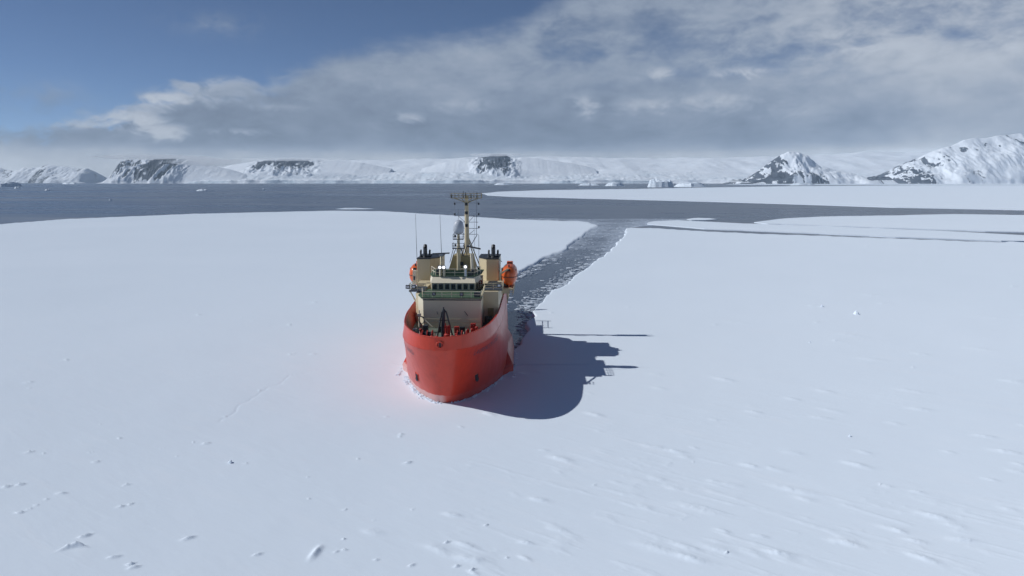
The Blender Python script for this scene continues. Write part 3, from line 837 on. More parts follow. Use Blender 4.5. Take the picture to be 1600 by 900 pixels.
# anchor recesses, the shade inside drawn as flat black plates
for s in (-1, 1):
    ys, xs = hull_frame(0, 1.9)
    def on(u, z, out=0.02):
        z = z + .95; y = 1.35 + u - (z - 2.9) * .72; x = hull_half(y, z); dx = hull_half(y + .2, z) - hull_half(y - .2, z)
        n = Vector((.4, -dx, -.22)).normalized()
        return (s * (x + n.x * out), y + n.y * out, z + n.z * out)
    P = [(-.34, 2.42), (.36, 2.55), (.42, 1.75), (.10, 1.30), (-.28, 1.55)]
    mb = MB().add([on(u, z, .015) for u, z in P] , [(0, 1, 2, 3, 4)])
    rec = mb.build('recess_shade_plate', M['black'], ship)
    mb = MB()
    for (q0, q1) in zip(P, P[1:] + P[:1]): mb.tube(on(*q0, .02), on(*q1, .02), 0.05, n=6)
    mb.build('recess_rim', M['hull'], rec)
    mb = MB(); mb.tube(on(.02, 2.35, .06), on(.06, 1.62, .10), .07, n=6); mb.tube(on(-.2, 1.75, .08), on(.06, 1.55, .14), .08, .05, 6); mb.tube(on(.3, 1.85, .08), on(.06, 1.55, .14), .08, .05, 6)
    mb.build('anchor', M['dark'], rec)
# centre chock in the bulwark
mb = MB(); c0 = Vector((0.0, -4.80, 7.92)); nrm = Vector((0, -0.995, -0.08)).normalized(); up = Vector((0, -.08, .995))
for i in range(16):
    q = [c0 + nrm * .05 + Vector((cos(2 * pi * j / 16), 0, 0)) * .34 + up.normalized() * sin(2 * pi * j / 16) * .30 for j in (i, i + 1)]
    mb.tube(q[0], q[1], .085, n=6)
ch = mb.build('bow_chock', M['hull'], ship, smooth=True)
mb = MB(); q = [c0 + nrm * .03 + Vector((cos(2 * pi * j / 16), 0, 0)) * .33 + up.normalized() * sin(2 * pi * j / 16) * .29 for j in range(16)]
mb.add(q, [tuple(range(16))]).build('chock_shade_disc', M['black'], ch)  # black disc standing for the shade inside the chock
mb = MB()
for s in (-.15, .15): mb.tube(c0 + nrm * .06 + up * .22 + Vector((s, 0, 0)), c0 + nrm * .06 - up * .22 + Vector((s, 0, 0)), .055, n=8)
mb.build('roller', M['red'], ch)


# ship's name on both bows
def lettering(text, s, y0, zb, height):
    cu = bpy.data.curves.new('name_lettering', 'FONT'); cu.body = text; cu.size = 1.0; cu.extrude = 0.0; cu.space_character = 1.12
    ob = bpy.data.objects.new('tmp', cu); COL.objects.link(ob)
    bpy.context.view_layer.update()
    me = bpy.data.meshes.new_from_object(ob.evaluated_get(bpy.context.evaluated_depsgraph_get()))
    bpy.data.objects.remove(ob)
    bm = bmesh.new(); bm.from_mesh(me); bmesh.ops.triangulate(bm, faces=bm.faces)
    k = height / 0.7
    W = max(v.co.x for v in bm.verts) * k
    ys = np.arange(-4.0, 22, 0.05); xs = np.array([hull_half(y, zb + height / 2) for y in ys])
    L = np.concatenate([[0], np.cumsum(np.hypot(np.diff(xs), np.diff(ys)))]); l0 = np.interp(y0, ys, L)
    for v in bm.verts:
        u = v.co.x * k; z = zb + v.co.y * k
        l = l0 + (u if s > 0 else W - u)
        y = np.interp(l, L, ys); x = hull_half(y, z); dx = hull_half(y + .15, z) - hull_half(y - .15, z)
        n = Vector((.3, -dx, -.15)).normalized()
        v.co = (s * (x + n.x * .02) + hx(y), y + n.y * .02, z + n.z * .02)
    bm.to_mesh(me); bm.free(); me.name = 'name_lettering'
    me.materials.clear(); me.materials.append(M['ink'])
    o = bpy.data.objects.new('name_lettering', me); COL.objects.link(o); o.parent = ship


for s in (-1, 1): lettering('LAURENCE M. GOULD', s, -1.5, 6.05, 0.55)

# ---- forward house; from here on lengths are in the yard's own frame, brought to the hull's by K
K = lambda x, y, z: (.96 * x + .41, .96 * y - 3.0, .96 * z + .96)
MB.xf = K
BF = M['buff']
fh = MB().prism([(-4.25, 13.0), (-3.42, 11.5), (3.66, 11.5), (3.66, 17.2), (-4.25, 17.2)], 6.3, 9.98).build('forward_house', M['house'], ship, bevel=.04)
MB().prism([(-3.62, 11.3), (3.72, 11.3), (3.72, 18.4), (-4.3, 18.4), (-4.3, 13.4)], 9.985, 10.09).build('bridge_deck', M['green'], ship)
MB().box(-3.42, 3.66, 11.38, 11.5, 9.72, 9.84).build('deck_edge_shadow', M['dark'], fh)  # dark strip modelled for the deck edge's shadow
MB().tube((1.62, 11.42, 8.4), (2.02, 11.40, 7.85), .04, n=6).build('slanting_bar', M['dark'], fh); MB().tube((-1.75, 11.42, 8.35), (-1.62, 11.40, 8.0), .04, n=6).build('slanting_bar', M['dark'], fh)  # two short dark slanting bars on the house front
mb = MB(); mb.rail([(-3.3, 11.15, 6.35), (3.6, 11.15, 6.35)], 1.15, 3, 1.5, .028); mb.build('house_railing', BF, ship)
mb = MB(); mb.rail([(-3.95, 14.4, 10.09), (-3.45, 11.42, 10.09), (3.62, 11.42, 10.09), (3.62, 12.6, 10.09)], 0.72, 2, 1.2, .035); mb.build('bridge_deck_railing', M['cream'], ship)
mb = MB(); mb.tube((3.66, 11.45, 9.9), (3.85, 15.0, 11.05), .11, n=6); mb.build('brace', BF, ship)
for (x, z, w_, h_) in ((-2.05, 10.52, .44, .40), (1.30, 10.50, .46, .44)):
    lt = MB().box(x - w_ / 2, x + w_ / 2, 11.2, 11.38, z - h_ / 2, z + h_ / 2).build('floodlight', M['black'], ship, bevel=.02)
    MB().box(x - w_ * .32, x + w_ * .32, 11.185, 11.2, z - h_ * .3, z + h_ * .3).build('lens', M['grey'], lt)
MB().box(2.75, 3.50, 11.75, 12.2, 10.1, 10.66).build('equipment_box', M['dark'], ship, bevel=.03)
# ---- port and starboard blocks of the house, seen beside it
MB().prism([(3.66, 15.0), (5.56, 15.0), (5.56, 25), (3.66, 25)], 6.3, 10.3).build('port_house', BF, ship, bevel=.03)
MB().prism([(-4.95, 15.4), (-4.25, 14.6), (-4.25, 25), (-4.95, 25)], 6.3, 10.0).build('starboard_house', BF, ship, bevel=.03)
MB().box(4.2, 4.95, 14.95, 15.0, 6.35, 8.2).build('door', M['buff_dark'], ship)
for k in range(3):
    MB().lathe((4.1 + .45 * k, 14.5 - .2 * k, 6.35), [(.22, 0), (.25, .1), (.25, .75), (.2, .9)], 10).build('deck_drum', M['deck'], ship, smooth=True)
# ---- bridge wings
MB().box(3.5, 6.02, 15.6, 19.5, 10.32, 10.44).build('bridge_wing', M['dark'], ship)
MB().box(-5.85, -3.95, 15.6, 19.5, 10.12, 10.24).build('bridge_wing', M['dark'], ship)
mb = MB(); mb.rail([(3.75, 15.7, 10.44), (6.0, 15.7, 10.44), (6.0, 19.4, 10.44)], .8, 3, 1.1, .035); mb.build('wing_railing', BF, ship)
mb = MB(); mb.rail([(-3.7, 15.7, 10.24), (-5.8, 15.7, 10.24), (-5.8, 19.4, 10.24)], .85, 3, 1.1, .035); mb.build('wing_railing', BF, ship)
mb = MB(); mb.tube((-5.7, 15.9, 10.1), (-4.9, 15.6, 8.75), .09, n=6); mb.tube((-5.3, 15.8, 9.2), (-4.6, 15.6, 8.45), .05, n=6); mb.build('wing_brace', BF, ship)
for (x, z) in ((5.62, 10.98), (-5.2, 10.78), (-5.95, 10.75)):
    lt = MB().box(x - .27, x + .27, 15.45, 15.66, z - .24, z + .24).build('floodlight', M['black'], ship, bevel=.02)
    MB().box(x - .18, x + .18, 15.435, 15.45, z - .13, z + .14).build('lens', M['white'], lt)
# ---- pilothouse
plan = [(-3.15, 17.0), (2.43, 17.0), (2.95, 20.2), (2.95, 24.5), (-3.7, 24.5), (-3.7, 20.2)]
ph = MB().prism(plan, 10.09, 11.12).build('pilothouse', M['buff'], ship)
MB().prism([(-3.15, 17.0), (2.43, 17.0), (2.95, 20.2), (2.95, 24.5), (-3.7, 24.5), (-3.7, 20.2)], 11.12, 11.14, 1.0).build('window_head', M['buff'], ph)
mb = MB()                                                         # sloping fascia above the windows
lo = [(-3.24, 16.86), (2.52, 16.86), (3.03, 20.2), (-3.78, 20.2)]; hi = [(-3.05, 17.72), (2.33, 17.72), (2.90, 20.3), (-3.65, 20.3)]
mb.add([(x, y, 11.08) for x, y in lo] + [(x, y, 11.80) for x, y in hi], [(0, 1, 5, 4), (1, 2, 6, 5), (2, 3, 7, 6), (3, 0, 4, 7), (0, 3, 2, 1), (4, 5, 6, 7)])
mb.build('fascia', M['cream'], ph, bevel=.02)
wx = [-2.72 + i * 0.794 for i in range(7)]
for x in wx:
    fr = MB().box(x - .31, x + .31, 16.955, 17.0, 10.20, 10.99).build('window', M['grey'], ph)
    MB().box(x - .245, x + .245, 16.93, 16.955, 10.27, 10.93).build('pane', M['glass'], fr)
for y in (18.0, 19.2):
    fr = MB().add([(2.47 + (y - 17) * .1625 + .02 + dy * .1625, y + dy, z) for dy, z in ((-.4, 10.25), (.4, 10.25), (.4, 10.95), (-.4, 10.95))], [(0, 1, 2, 3)]).build('window', M['glass'], ph)
eb = MB().box(2.72, 3.22, 19.25, 19.42, 10.62, 11.12).build('signal_box', M['red'], ship, bevel=.02)
mb = MB(); mb.box(2.92, 3.02, 19.235, 19.25, 10.74, 11.02); mb.box(2.84, 3.10, 19.232, 19.247, 10.84, 10.92); mb.build('cross_mark', M['cream'], eb)
MB().prism([(-3.18, 17.66), (2.45, 17.66), (3.05, 20.3), (3.05, 25), (-3.8, 25), (-3.8, 20.3)], 11.80, 11.88).build('pilothouse_roof', M['green'], ship)
mb = MB(); mb.rail([(-3.6, 20.5, 11.88), (-2.72, 17.8, 11.88), (2.28, 17.8, 11.88), (2.9, 20.5, 11.88)], .92, 2, 1.25, .035); mb.build('roof_railing', M['cream'], ship)
mb = MB(); mb.box(-1.6, .95, 17.86, 17.90, 11.95, 12.62); mb.build('wind_screen', M['green'], ship)
for (x, y, z) in ((-2.55, 19.2, .7), (1.7, 18.3, .55), (2.05, 18.9, .8), (-1.9, 20.0, .6), (0.65, 19.4, .5)):
    MB().box(x - .25, x + .25, y - .2, y + .2, 11.88, 11.88 + z).build('deck_locker', M['dark'], ship, bevel=.03)
# ---- searchlights, lit
for (x, z, zb) in ((-2.10, 13.03, 11.88), (-1.60, 13.03, 11.88), (1.19, 13.12, 11.88)):
    sg = MB().tube((x, 17.40, z), (x, 17.85, z), .29, .22, 16).build('searchlight', M['grey'], ship, smooth=False)
    MB().tube((x, 17.37, z), (x, 17.40, z), .185, .185, 16).build('lens', M['lamp'], sg)
    mb = MB(); mb.box(x - .13, x + .13, 17.5, 17.76, zb, z - .36) if x > 0 else mb.tube((x, 17.6, zb), (x, 17.6, z - .3), .12, n=8)
    mb.build('stand', M['white'] if x > 0 else M['cream'], sg)
# ---- radar scanners
def scanner(x, y, z0, z1, half, ang):
    p = MB().tube((x, y, z0), (x, y, z1), .16, .12, 10).build('radar_scanner', M['buff'], ship, smooth=True)
    MB().lathe((x, y, z1 - .05), [(.16, 0), (.24, .05), (.24, .22), (.1, .3)], 12).build('gearbox', M['grey'], p, smooth=True)
    mb = MB(); dx, dy = cos(ang) * half, sin(ang) * half; zz = z1 + .28
    mb.add([(x - dx, y - dy - .08, zz - .09), (x + dx, y + dy - .08, zz - .09), (x + dx, y + dy + .10, zz - .07), (x - dx, y - dy + .10, zz - .07),
            (x - dx, y - dy - .08, zz + .09), (x + dx, y + dy - .08, zz + .09), (x + dx, y + dy + .10, zz + .07), (x - dx, y - dy + .10, zz + .07)],
           [(0, 3, 2, 1), (4, 5, 6, 7), (0, 1, 5, 4), (1, 2, 6, 5), (2, 3, 7, 6), (3, 0, 4, 7)])
    mb.build('antenna_bar', M['dark'], p)
scanner(-2.0, 18.0, 11.88, 14.50, 1.15, 0.45)
# ---- mast house and the columns on it
mh = MB().add([(-1.45, 20, 11.88), (2.12, 20, 11.88), (2.12, 24, 11.88), (-1.45, 24, 11.88), (-.75, 20.3, 14.25), (1.80, 20.3, 14.25), (1.80, 23.6, 14.25), (-.75, 23.6, 14.25)],
              [(0, 3, 2, 1), (4, 5, 6, 7), (0, 1, 5, 4), (1, 2, 6, 5), (2, 3, 7, 6), (3, 0, 4, 7)]).build('mast_house', M['buff_dark'], ship, bevel=.03)
MB().box(.28, .68, 19.9, 20.05, 13.0, 13.45).build('vent', M['black'], mh)
mb = MB(); mb.tube((0.06, 20.1, 11.88), (0.06, 20.1, 15.4), .30, .27, 12); mb.tube((0.06, 20.1, 15.4), (0.06, 20.1, 17.2), .20, .16, 12)
dt = mb.build('dome_tower', M['buff'], ship, smooth=False)
for z, hw in ((15.22, .72), (16.42, .62)):
    MB().box(.02 - hw, .08 + hw, 19.6, 20.8, z, z + .07).build('platform', M['dark'], dt)
    mb = MB(); mb.rail([(.02 - hw, 20.8, z), (.02 - hw, 19.6, z), (.08 + hw, 19.6, z), (.08 + hw, 20.8, z)], .72, 2, 1.5, .03); mb.build('platform_railing', M['dark'], dt)
    MB().box(-.42, -.20, 19.55, 19.75, z + .3, z + .62).build('navigation_lamp', M['black'], dt)
MB().lathe((.08, 20.1, 17.15), [(.30, 0), (.62, .10), (.72, .5), (.71, 1.0), (.60, 1.45), (.36, 1.74), (.05, 1.84)], 20).build('satellite_dome', M['dome'], ship, smooth=True)
mb = MB()
for a0, b0 in (((-.7, 20, 14.2), (-.3, 20, 15.2)), ((.75, 20, 14.2), (.35, 20, 15.2)), ((-1.1, 20, 13.4), (-.62, 20, 15.2)), ((.7, 20.1, 14.25), (1.15, 21, 15.6)), ((1.2, 20.1, 14.25), (.6, 21, 15.6))): mb.tube(a0, b0, .045, n=5)
mb.build('tower_stays', M['dark'], dt)
MB().tube((.06, 20.1, 18.9), (.06, 20.1, 20.4), .02, n=5).build('whip_antenna', M['dark'], ship)
MB().box(.44, .58, 20.0, 20.1, 14.25, 15.2).build('ladder_shade', M['black'], dt)
mb = MB(); mb.tube((1.95, 19.2, 11.88), (1.75, 19.6, 14.6), .20, .16, 10); mb.build('vent_post', M['cream'], ship)
# ---- main mast, well aft of the funnels
MB.xf = lambda x, y, z: K(-0.72 + (x - 0.23) * 1.094, y + 10.0, 21.81 + (z - 22.0) * 1.097)
mast = MB().tube((.18, 30, 6.2), (.22, 30, 16), .42, .34, 14).tube((.22, 30, 16), (.22, 30, 21.9), .34, .27, 14).build('mast', M['buff'], ship, smooth=False)
mb = MB()
for a0, b0 in (((.2, 30, 16.4), (-.95, 30.3, 11)), ((.2, 30, 16.4), (1.9, 30.3, 10.8)), ((.2, 30, 16.6), (2.55, 30, 10.6))): mb.tube(a0, b0, .075, n=6)
mb.build('mast_stays', M['buff_dark'], mast)
mb = MB(); mb.box(-2.0, 2.4, 29.4, 30.6, 21.55, 21.63)
for a0, b0 in (((.22, 29.9, 20.6), (-.5, 29.9, 21.55)), ((.22, 29.9, 20.6), (.95, 29.9, 21.55)), ((.22, 30.1, 20.9), (-1.5, 30.1, 21.55)), ((.22, 30.1, 20.9), (1.9, 30.1, 21.55))): mb.tube(a0, b0, .06, n=6)
MB_top = mb.build('crosstree', M['buff_dark'], mast)
mb = MB(); mb.rail([(-2.0, 29.4, 21.63), (2.4, 29.4, 21.63), (2.4, 30.6, 21.63), (-2.0, 30.6, 21.63), (-2.0, 29.4, 21.63)], .62, 2, .55, .022); mb.build('crosstree_railing', M['buff_dark'], mast)
for (x, h, r) in ((-2.2, .9, .03), (-1.5, 1.0, .03), (-.95, 1.9, .02), (-.2, 1.0, .06), (.55, 1.1, .03), (1.3, 1.15, .03), (1.75, .8, .09), (2.3, 1.3, .025), (-1.9, .5, .12), (.1, .8, .1), (.9, .6, .1)):
    MB().tube((x, 29.6, 21.63), (x, 29.6, 21.6 + h), r, r * .7, 6).build('aerial', M['dark'] if r > .05 else M['grey'], mast)
for x in (-.85, 1.9): MB().box(x - .4, x + .4, 29.5, 29.7, 22.02, 22.16).build('antenna_panel', M['white'], mast)
mb = MB()                                                         # yards and the ladder frame beside the mast
for z in (19.05, 18.15, 17.25, 16.4): mb.tube((-1.5 if z > 18.5 else -.75, 30, z), (1.9, 30, z), .035, n=5)
mb.tube((-1.5, 30, 20.9), (1.95, 30, 20.9), .03, n=5)
mb.tube((1.68, 30, 21.5), (1.62, 30, 16.4), .04, n=5); mb.tube((1.32, 30, 19.1), (1.30, 30, 14), .02, n=5)
mb.tube((-1.5, 30, 21.5), (-1.5, 30, 19.0), .02, n=5)
mb.tube((.2, 30, 17.9), (-1.0, 30, 19.05), .035, n=5); mb.tube((.25, 30, 17.9), (1.3, 30, 19.05), .035, n=5)
mb.tube((.2, 30, 16.1), (-.8, 30, 17.0), .035, n=5); mb.tube((.3, 30, 16.2), (1.3, 30, 17.0), .035, n=5); mb.tube((.75, 30, 14.7), (1.7, 30, 16.3), .06, n=5)
mb.build('mast_rigging', M['grey'], mast)
for (x, z) in ((-1.49, 20.75), (1.97, 20.75), (-1.49, 19.25), (1.97, 19.25), (1.97, 17.4)):
    MB().lathe((x, 29.95, z - .12), [(.09, 0), (.12, .04), (.12, .26), (.05, .32)], 10).build('navigation_lamp', M['black'], mast)
for z in (20.75, 19.5, 17.7):
    MB().box(.02, .42, 29.5, 29.72, z - .22, z + .2).build('mast_lamp', M['black'], mast)
MB().tube((.2, 29.4, 14.75), (2.25, 29.2, 14.35), .12, n=8).build('mast_radar_bar', M['dark'], mast)
MB().tube((1.95, 30, 10.5), (1.95, 30, 16.3), .03, n=5).build('whip_antenna', M['dark'], ship)
MB.xf = K
MB().tube((-6.75, 27.9, 13.0), (-6.85, 27.9, 19.4), .04, .02, 5).build('whip_antenna', M['dark'], ship)
MB().tube((-2.05, 19.0, 14.5), (-2.20, 19.0, 19.7), .04, .02, 5).build('whip_antenna', M['dark'], ship)
# ---- funnels
def funnel(sx, x_out, x_mid, x_in):
    pl = [(x_out, 28.0), (x_mid, 28.0), (x_in, 30.2), (x_in, 34.5), (x_out, 34.5)]
    f = MB().prism(pl, 8.0, 12.98).build('funnel', M['buff'], ship, bevel=.05)
    cx = (x_out + x_mid) / 2; w2 = abs(x_mid - x_out) / 2
    pl2 = [(cx + (x - cx) * 1.04, 31.2 + (y - 31.2) * 1.03) for x, y in pl]
    MB().prism(pl2, 12.985, 13.10).build('funnel_cap', M['black'], f)
    for dx, r, h in ((-.62, .14, 1.0), (.03, .30, 1.75), (.68, .15, 1.0)):
        x = cx + dx
        e = MB().tube((x, 29.6, 13.10), (x, 29.6, 13.10 + h * .75), r, r, 14).build('exhaust_pipe', M['dark'], f)
        mb = MB(); mb.tube((x, 29.6, 13.10 + h * .75), (x, 29.85, 13.10 + h), r, r * .85, 14); mb.build('exhaust_mouth', M['black'], e)
        MB().tube((x, 29.6, 13.10), (x, 29.6, 13.30), r + .1, r + .02, 14).build('collar', M['black'], e)
    MB().box(cx - w2 * .9, cx + w2 * .6, 29.9, 32.5, 13.10, 13.30).build('cap_grating', M['dark'], f)
    return f
funnel(-1, -6.80, -4.89, -3.60)
fn = funnel(1, 4.91, 3.17, 1.99)
MB().tube((4.85, 28.0, 13.0), (5.4, 27.9, 12.65), .05, n=6).build('bracket', M['dark'], fn)
MB().box(2.05, 2.4, 25.6, 25.9, 11.6, 12.2).build('vent_box', M['black'], ship)
mb = MB(); mb.box(-6.3, 5.55, 24.6, 35.5, 6.3, 9.9); mb.build('engine_casing', M['buff'], ship)
MB().box(-6.78, -6.28, 24.2, 25.0, 9.9, 11.75).build('boat_deck_locker', M['cream'], ship, bevel=.03)
MB().box(-6.70, -6.45, 24.15, 24.2, 10.45, 11.0).build('vent', M['dark'], ship)
# ---- boat platform on the port side and its davits
mb = MB(); mb.box(5.2, 7.0, 25.0, 33.5, 8.95, 9.15); mb.box(5.25, 6.6, 25.0, 25.2, 8.5, 8.95); mb.build('boat_platform', BF, ship)
mb = MB(); mb.rail([(5.6, 25.05, 8.2), (7.05, 25.05, 8.2), (7.05, 33, 8.2)], 1.0, 2, 1.3, .04); mb.build('boat_railing', BF, ship)
for s, x, ya in ((1, 5.25, 0), (-1, -6.3, 6.4)):
    for y in (25.9 + ya, 31.8 + ya):
        mb = MB(); mb.box(x - .13, x + .13, y - .14, y + .14, 4.0 if ya else 8.9, 11.3)
        mb.add([(x, y - .12, 11.0), (x, y + .12, 11.0), (x + s * 1.15, y + .12, 11.75), (x + s * 1.15, y - .12, 11.75), (x, y - .12, 11.3), (x, y + .12, 11.3), (x + s * 1.15, y + .12, 12.0), (x + s * 1.15, y - .12, 12.0)],
               [(0, 3, 2, 1), (4, 5, 6, 7), (0, 1, 5, 4), (1, 2, 6, 5), (2, 3, 7, 6), (3, 0, 4, 7)])
        mb.build('davit', BF, ship)
# ---- working deck aft
MB.xf = None
MB().box(-4.6, 0.8, 35.6, 42.5, 3.3, 9.4).build('aft_house', BF, ship, bevel=.03)
mb = MB()
for s in (-1, 1): mb.tube((s * 4.6, 56, 3.6), (s * 3.6, 57.5, 7.6), .25, n=8)
mb.tube((-3.6, 57.5, 7.6), (3.6, 57.5, 7.6), .25, n=8); mb.build('stern_gantry', M['buff'], ship)
mb = MB(); mb.rail([(5.6, 40.5, 4.6), (5.65, 46.0, 4.6)], 1.5, 2, .9, .05); mb.box(5.4, 5.75, 40.2, 40.5, 4.6, 6.6); mb.box(5.4, 5.75, 46.0, 46.4, 4.6, 6.4); mb.build('aft_railing', BF, ship)
# ---- foredeck gear
MB.xf = K
af = MB().tube((-.30, 5.9, 6.3), (-.23, 6.0, 9.45), .26, .18, 12).build('bow_mast', M['dark'], ship, smooth=False)
mb = MB()
for (x, y) in ((-.95, 5.6), (.95, 5.3)):
    mb.tube((x, y, 6.3), (-.23 + (x + .23) * .28, 5.9, 9.25), .085, n=8)
    mb.tube((-.23 + (x + .23) * .28, 5.9, 9.25), (-.23, 6.0, 9.62), .085, n=8)
mb.build('mast_leg', M['black'], af)
mb = MB(); mb.tube((-.72, 5.8, 8.35), (.28, 5.8, 8.35), .05, n=6); mb.build('crossbar', M['black'], af)
MB().tube((-.23, 6.0, 9.4), (-.23, 6.0, 9.85), .14, .06, 8).build('mast_head', M['black'], af)
def winch(x, y, L, r, col):
    wdr = MB().tube((x - L / 2, y, 6.85), (x + L / 2, y, 6.85), r, n=14).build('winch', M[col], ship)
    for sx in (-1, 0, 1):
        MB().tube((x + sx * L / 2 - .05, y, 6.85), (x + sx * L / 2 + .05, y, 6.85), r * 1.45, n=16).build('flange', M['red'], wdr)
    mb = MB(); mb.box(x - L / 2 - .25, x + L / 2 + .25, y - r, y + r, 6.33, 6.5); mb.box(x - L / 2 - .3, x - L / 2 - .12, y - r * .7, y + r * .7, 6.5, 7.1); mb.box(x + L / 2 + .12, x + L / 2 + .3, y - r * .7, y + r * .7, 6.5, 7.1)
    mb.build('winch_bed', M['red'], wdr)
winch(-1.9, 4.6, 1.1, .42, 'black'); winch(2.0, 4.4, 1.0, .46, 'black')
cr = MB().lathe((.32, 5.1, 6.33), [(.42, 0), (.42, .55), (.30, .65), (.32, 1.35), (.20, 1.5)], 16).build('capstan', M['red'], ship, smooth=False)
mb = MB(); mb.tube((.12, 4.85, 7.2), (.12, 4.85, 8.2), .05, n=6); mb.tube((.50, 4.9, 7.2), (.50, 4.9, 8.0), .05, n=6); mb.box(.0, .6, 4.8, 5.2, 7.7, 7.86); mb.build('capstan_motor', M['red'], cr)
for (x, y) in ((-2.9, 6.2), (-1.1, 2.4), (-.55, 2.3), (1.15, 2.6), (2.95, 6.5), (2.55, 6.2), (3.4, 7.6), (1.6, 2.9)):
    bl = MB().lathe((x, y, 6.33), [(.15, 0), (.13, .1), (.13, .75), (.18, .8), (.16, .95)], 10).build('bollard', M['red'], ship, smooth=True)
for (x, y, z, c_) in ((-2.7, 8.6, .9, 'dark'), (1.0, 8.4, .8, 'red'), (2.9, 8.8, 1.1, 'red'), (-.9, 8.9, .7, 'black'), (1.75, 7.5, .95, 'black')):
    MB().box(x - .3, x + .3, y - .25, y + .25, 6.33, 6.33 + z).build('deck_locker', M[c_], ship, bevel=.04)
mb = MB(); mb.tube((-3.55, 9.2, 6.3), (-3.55, 9.2, 8.9), .12, .09, 8); mb.tube((-3.55, 9.2, 8.4), (-1.9, 8.7, 7.0), .05, n=6); mb.box(-3.75, -3.35, 9.0, 9.4, 8.2, 8.5)
dc = mb.build('deck_crane', M['cream'], ship)
mb = MB()
for i in range(14): mb.tube((-3.25 + .32 * cos(2 * pi * i / 14), 9.0, 7.75 + .45 * sin(2 * pi * i / 14)), (-3.25 + .32 * cos(2 * pi * (i + 1) / 14), 9.0, 7.75 + .45 * sin(2 * pi * (i + 1) / 14)), .05, n=5)
mb.build('hose_coil', M['dark'], dc)
MB().box(-3.95, -3.55, 7.0, 7.3, 7.0, 7.12).build('fairlead', M['white'], ship)
mb = MB()
for x in (-2.6, -.85, .95, 2.3): mb.tube((x, 2.2 + abs(x) * .5, 6.33), (x, 2.2 + abs(x) * .5, 7.55), .04, n=5)
mb.build('stanchions', M['cream'], ship)


MB.xf = None

# ------------------------------------------------------------------ lifeboats, things of their own hanging in the davits
def ship_to_world(x, y, z):
    return (SHIP[0] + x * cos(YAW) - y * sin(YAW), SHIP[1] + x * sin(YAW) + y * cos(YAW), z)


def lifeboat(x, y, z, label):
    root = empty('lifeboat', ship_to_world(x, y, z), YAW)
    tag(root, label, 'lifeboat', 'lifeboats in the davits')
    mb = MB(); n = 20; st = [(-3.0, .42, .50), (-2.75, .70, .75), (-2.2, .93, .95), (-1.2, 1.06, 1.05), (0, 1.1, 1.08), (1.2, 1.06, 1.05), (2.2, .9, .95), (2.8, .62, .78), (3.0, .38, .55)]
    vs = []
    for y, a_, b_ in st:
        for i in range(n):
            t = 2 * pi * i / n; c_, s_ = cos(t), sin(t)
            vs.append((a_ * math.copysign(abs(c_) ** .85, c_), y, (1.38 if s_ < 0 else 1.30) * b_ * math.copysign(abs(s_) ** .9, s_) + .02))
    k = len(st)
    fs = [(j * n + i, j * n + (i + 1) % n, (j + 1) * n + (i + 1) % n, (j + 1) * n + i) for j in range(k - 1) for i in range(n)] + [tuple(range(n))[::-1], tuple(range((k - 1) * n, k * n))]
    mb.add(vs, fs).build('body', M['boat'], root, smooth=True)
    mb = MB()
    for j in range(k - 1):
        for sx in (-1, 1): mb.tube((sx * st[j][1] * 1.01, st[j][0], -.08), (sx * st[j + 1][1] * 1.01, st[j + 1][0], -.08), .05, n=6)
    mb.tube((-st[0][1], -3.0, -.08), (st[0][1], -3.0, -.08), .05, n=6); mb.build('fender', M['black'], root)
    MB().box(-.26, .20, -2.95, -2.35, .62, 1.02).build('hatch', M['black'], root, bevel=.04)
    tw = MB().box(-.42, .42, .9, 2.0, 1.2, 1.62).build('conning_hood', M['boat'], root, bevel=.08)
    MB().box(-.3, .3, .88, .9, 1.32, 1.54).build('pane', M['glass'], tw)
    for y in (-2.2, 2.3): MB().box(-.09, .09, y - .15, y + .15, 1.15, 1.55).build('lifting_hook', M['dark'], root)
    for sx in (-1, 1):
        for y in (-1.4, -.3, .8): MB().box(sx * .88 - .05, sx * .88 + .05, y - .2, y + .2, .62, .86).build('window', M['glass'], root)
    MB().box(-.07, .07, -2.3, 2.4, -1.55, -1.2).build('keel', M['boat'], root)
    return root


lifeboat(6.60, 24.8, 11.28, 'orange enclosed lifeboat, seen whole, hanging outboard of the buff funnel over the open water')
lifeboat(-7.05, 30.6, 10.72, 'orange enclosed lifeboat on the sunlit side, mostly hidden behind the pale locker and funnel')

# broken ice pressed against the hull
mb = MB()
random.seed(21)
for k in range(300):
    s = random.choice((-1, -1, -1, 1)); y = abs(random.gauss(0, 7)) if random.random() < .7 else random.uniform(0, 26)
    if y > 27: continue
    x = np.interp(y, curves[1][:, 1], curves[1][:, 0]) + abs(random.gauss(0, .28)) + .05
    if 10.5 < y < 29: x = max(x, (7.1 if s > 0 else 6.85) + abs(random.gauss(0, .15)))
    yy_ = y - abs(random.gauss(0, .22)) * max(0, 1 - y / 6)
    wx_, wy_, _ = ship_to_world(s * x + hx(yy_), yy_, 0)
    chunk(mb, wx_, wy_, random.uniform(.05, .17), random.uniform(.04, .16), ICE)
tag(mb.build('ice_rubble', M['snow'], None), 'broken bits of ice heaped along the waterline of the orange hull', kind='stuff')


# ------------------------------------------------------------------ icebergs and floes on the open water
def at(px, py):
    cx, cy = (px - 800) / 1142.0, -(py - 450) / 1142.0
    P = R(PITCH); dy, dz = cos(P) + cy * sin(P), -sin(P) + cy * cos(P); t_ = -24 / dz
    return cx * t_, dy * t_


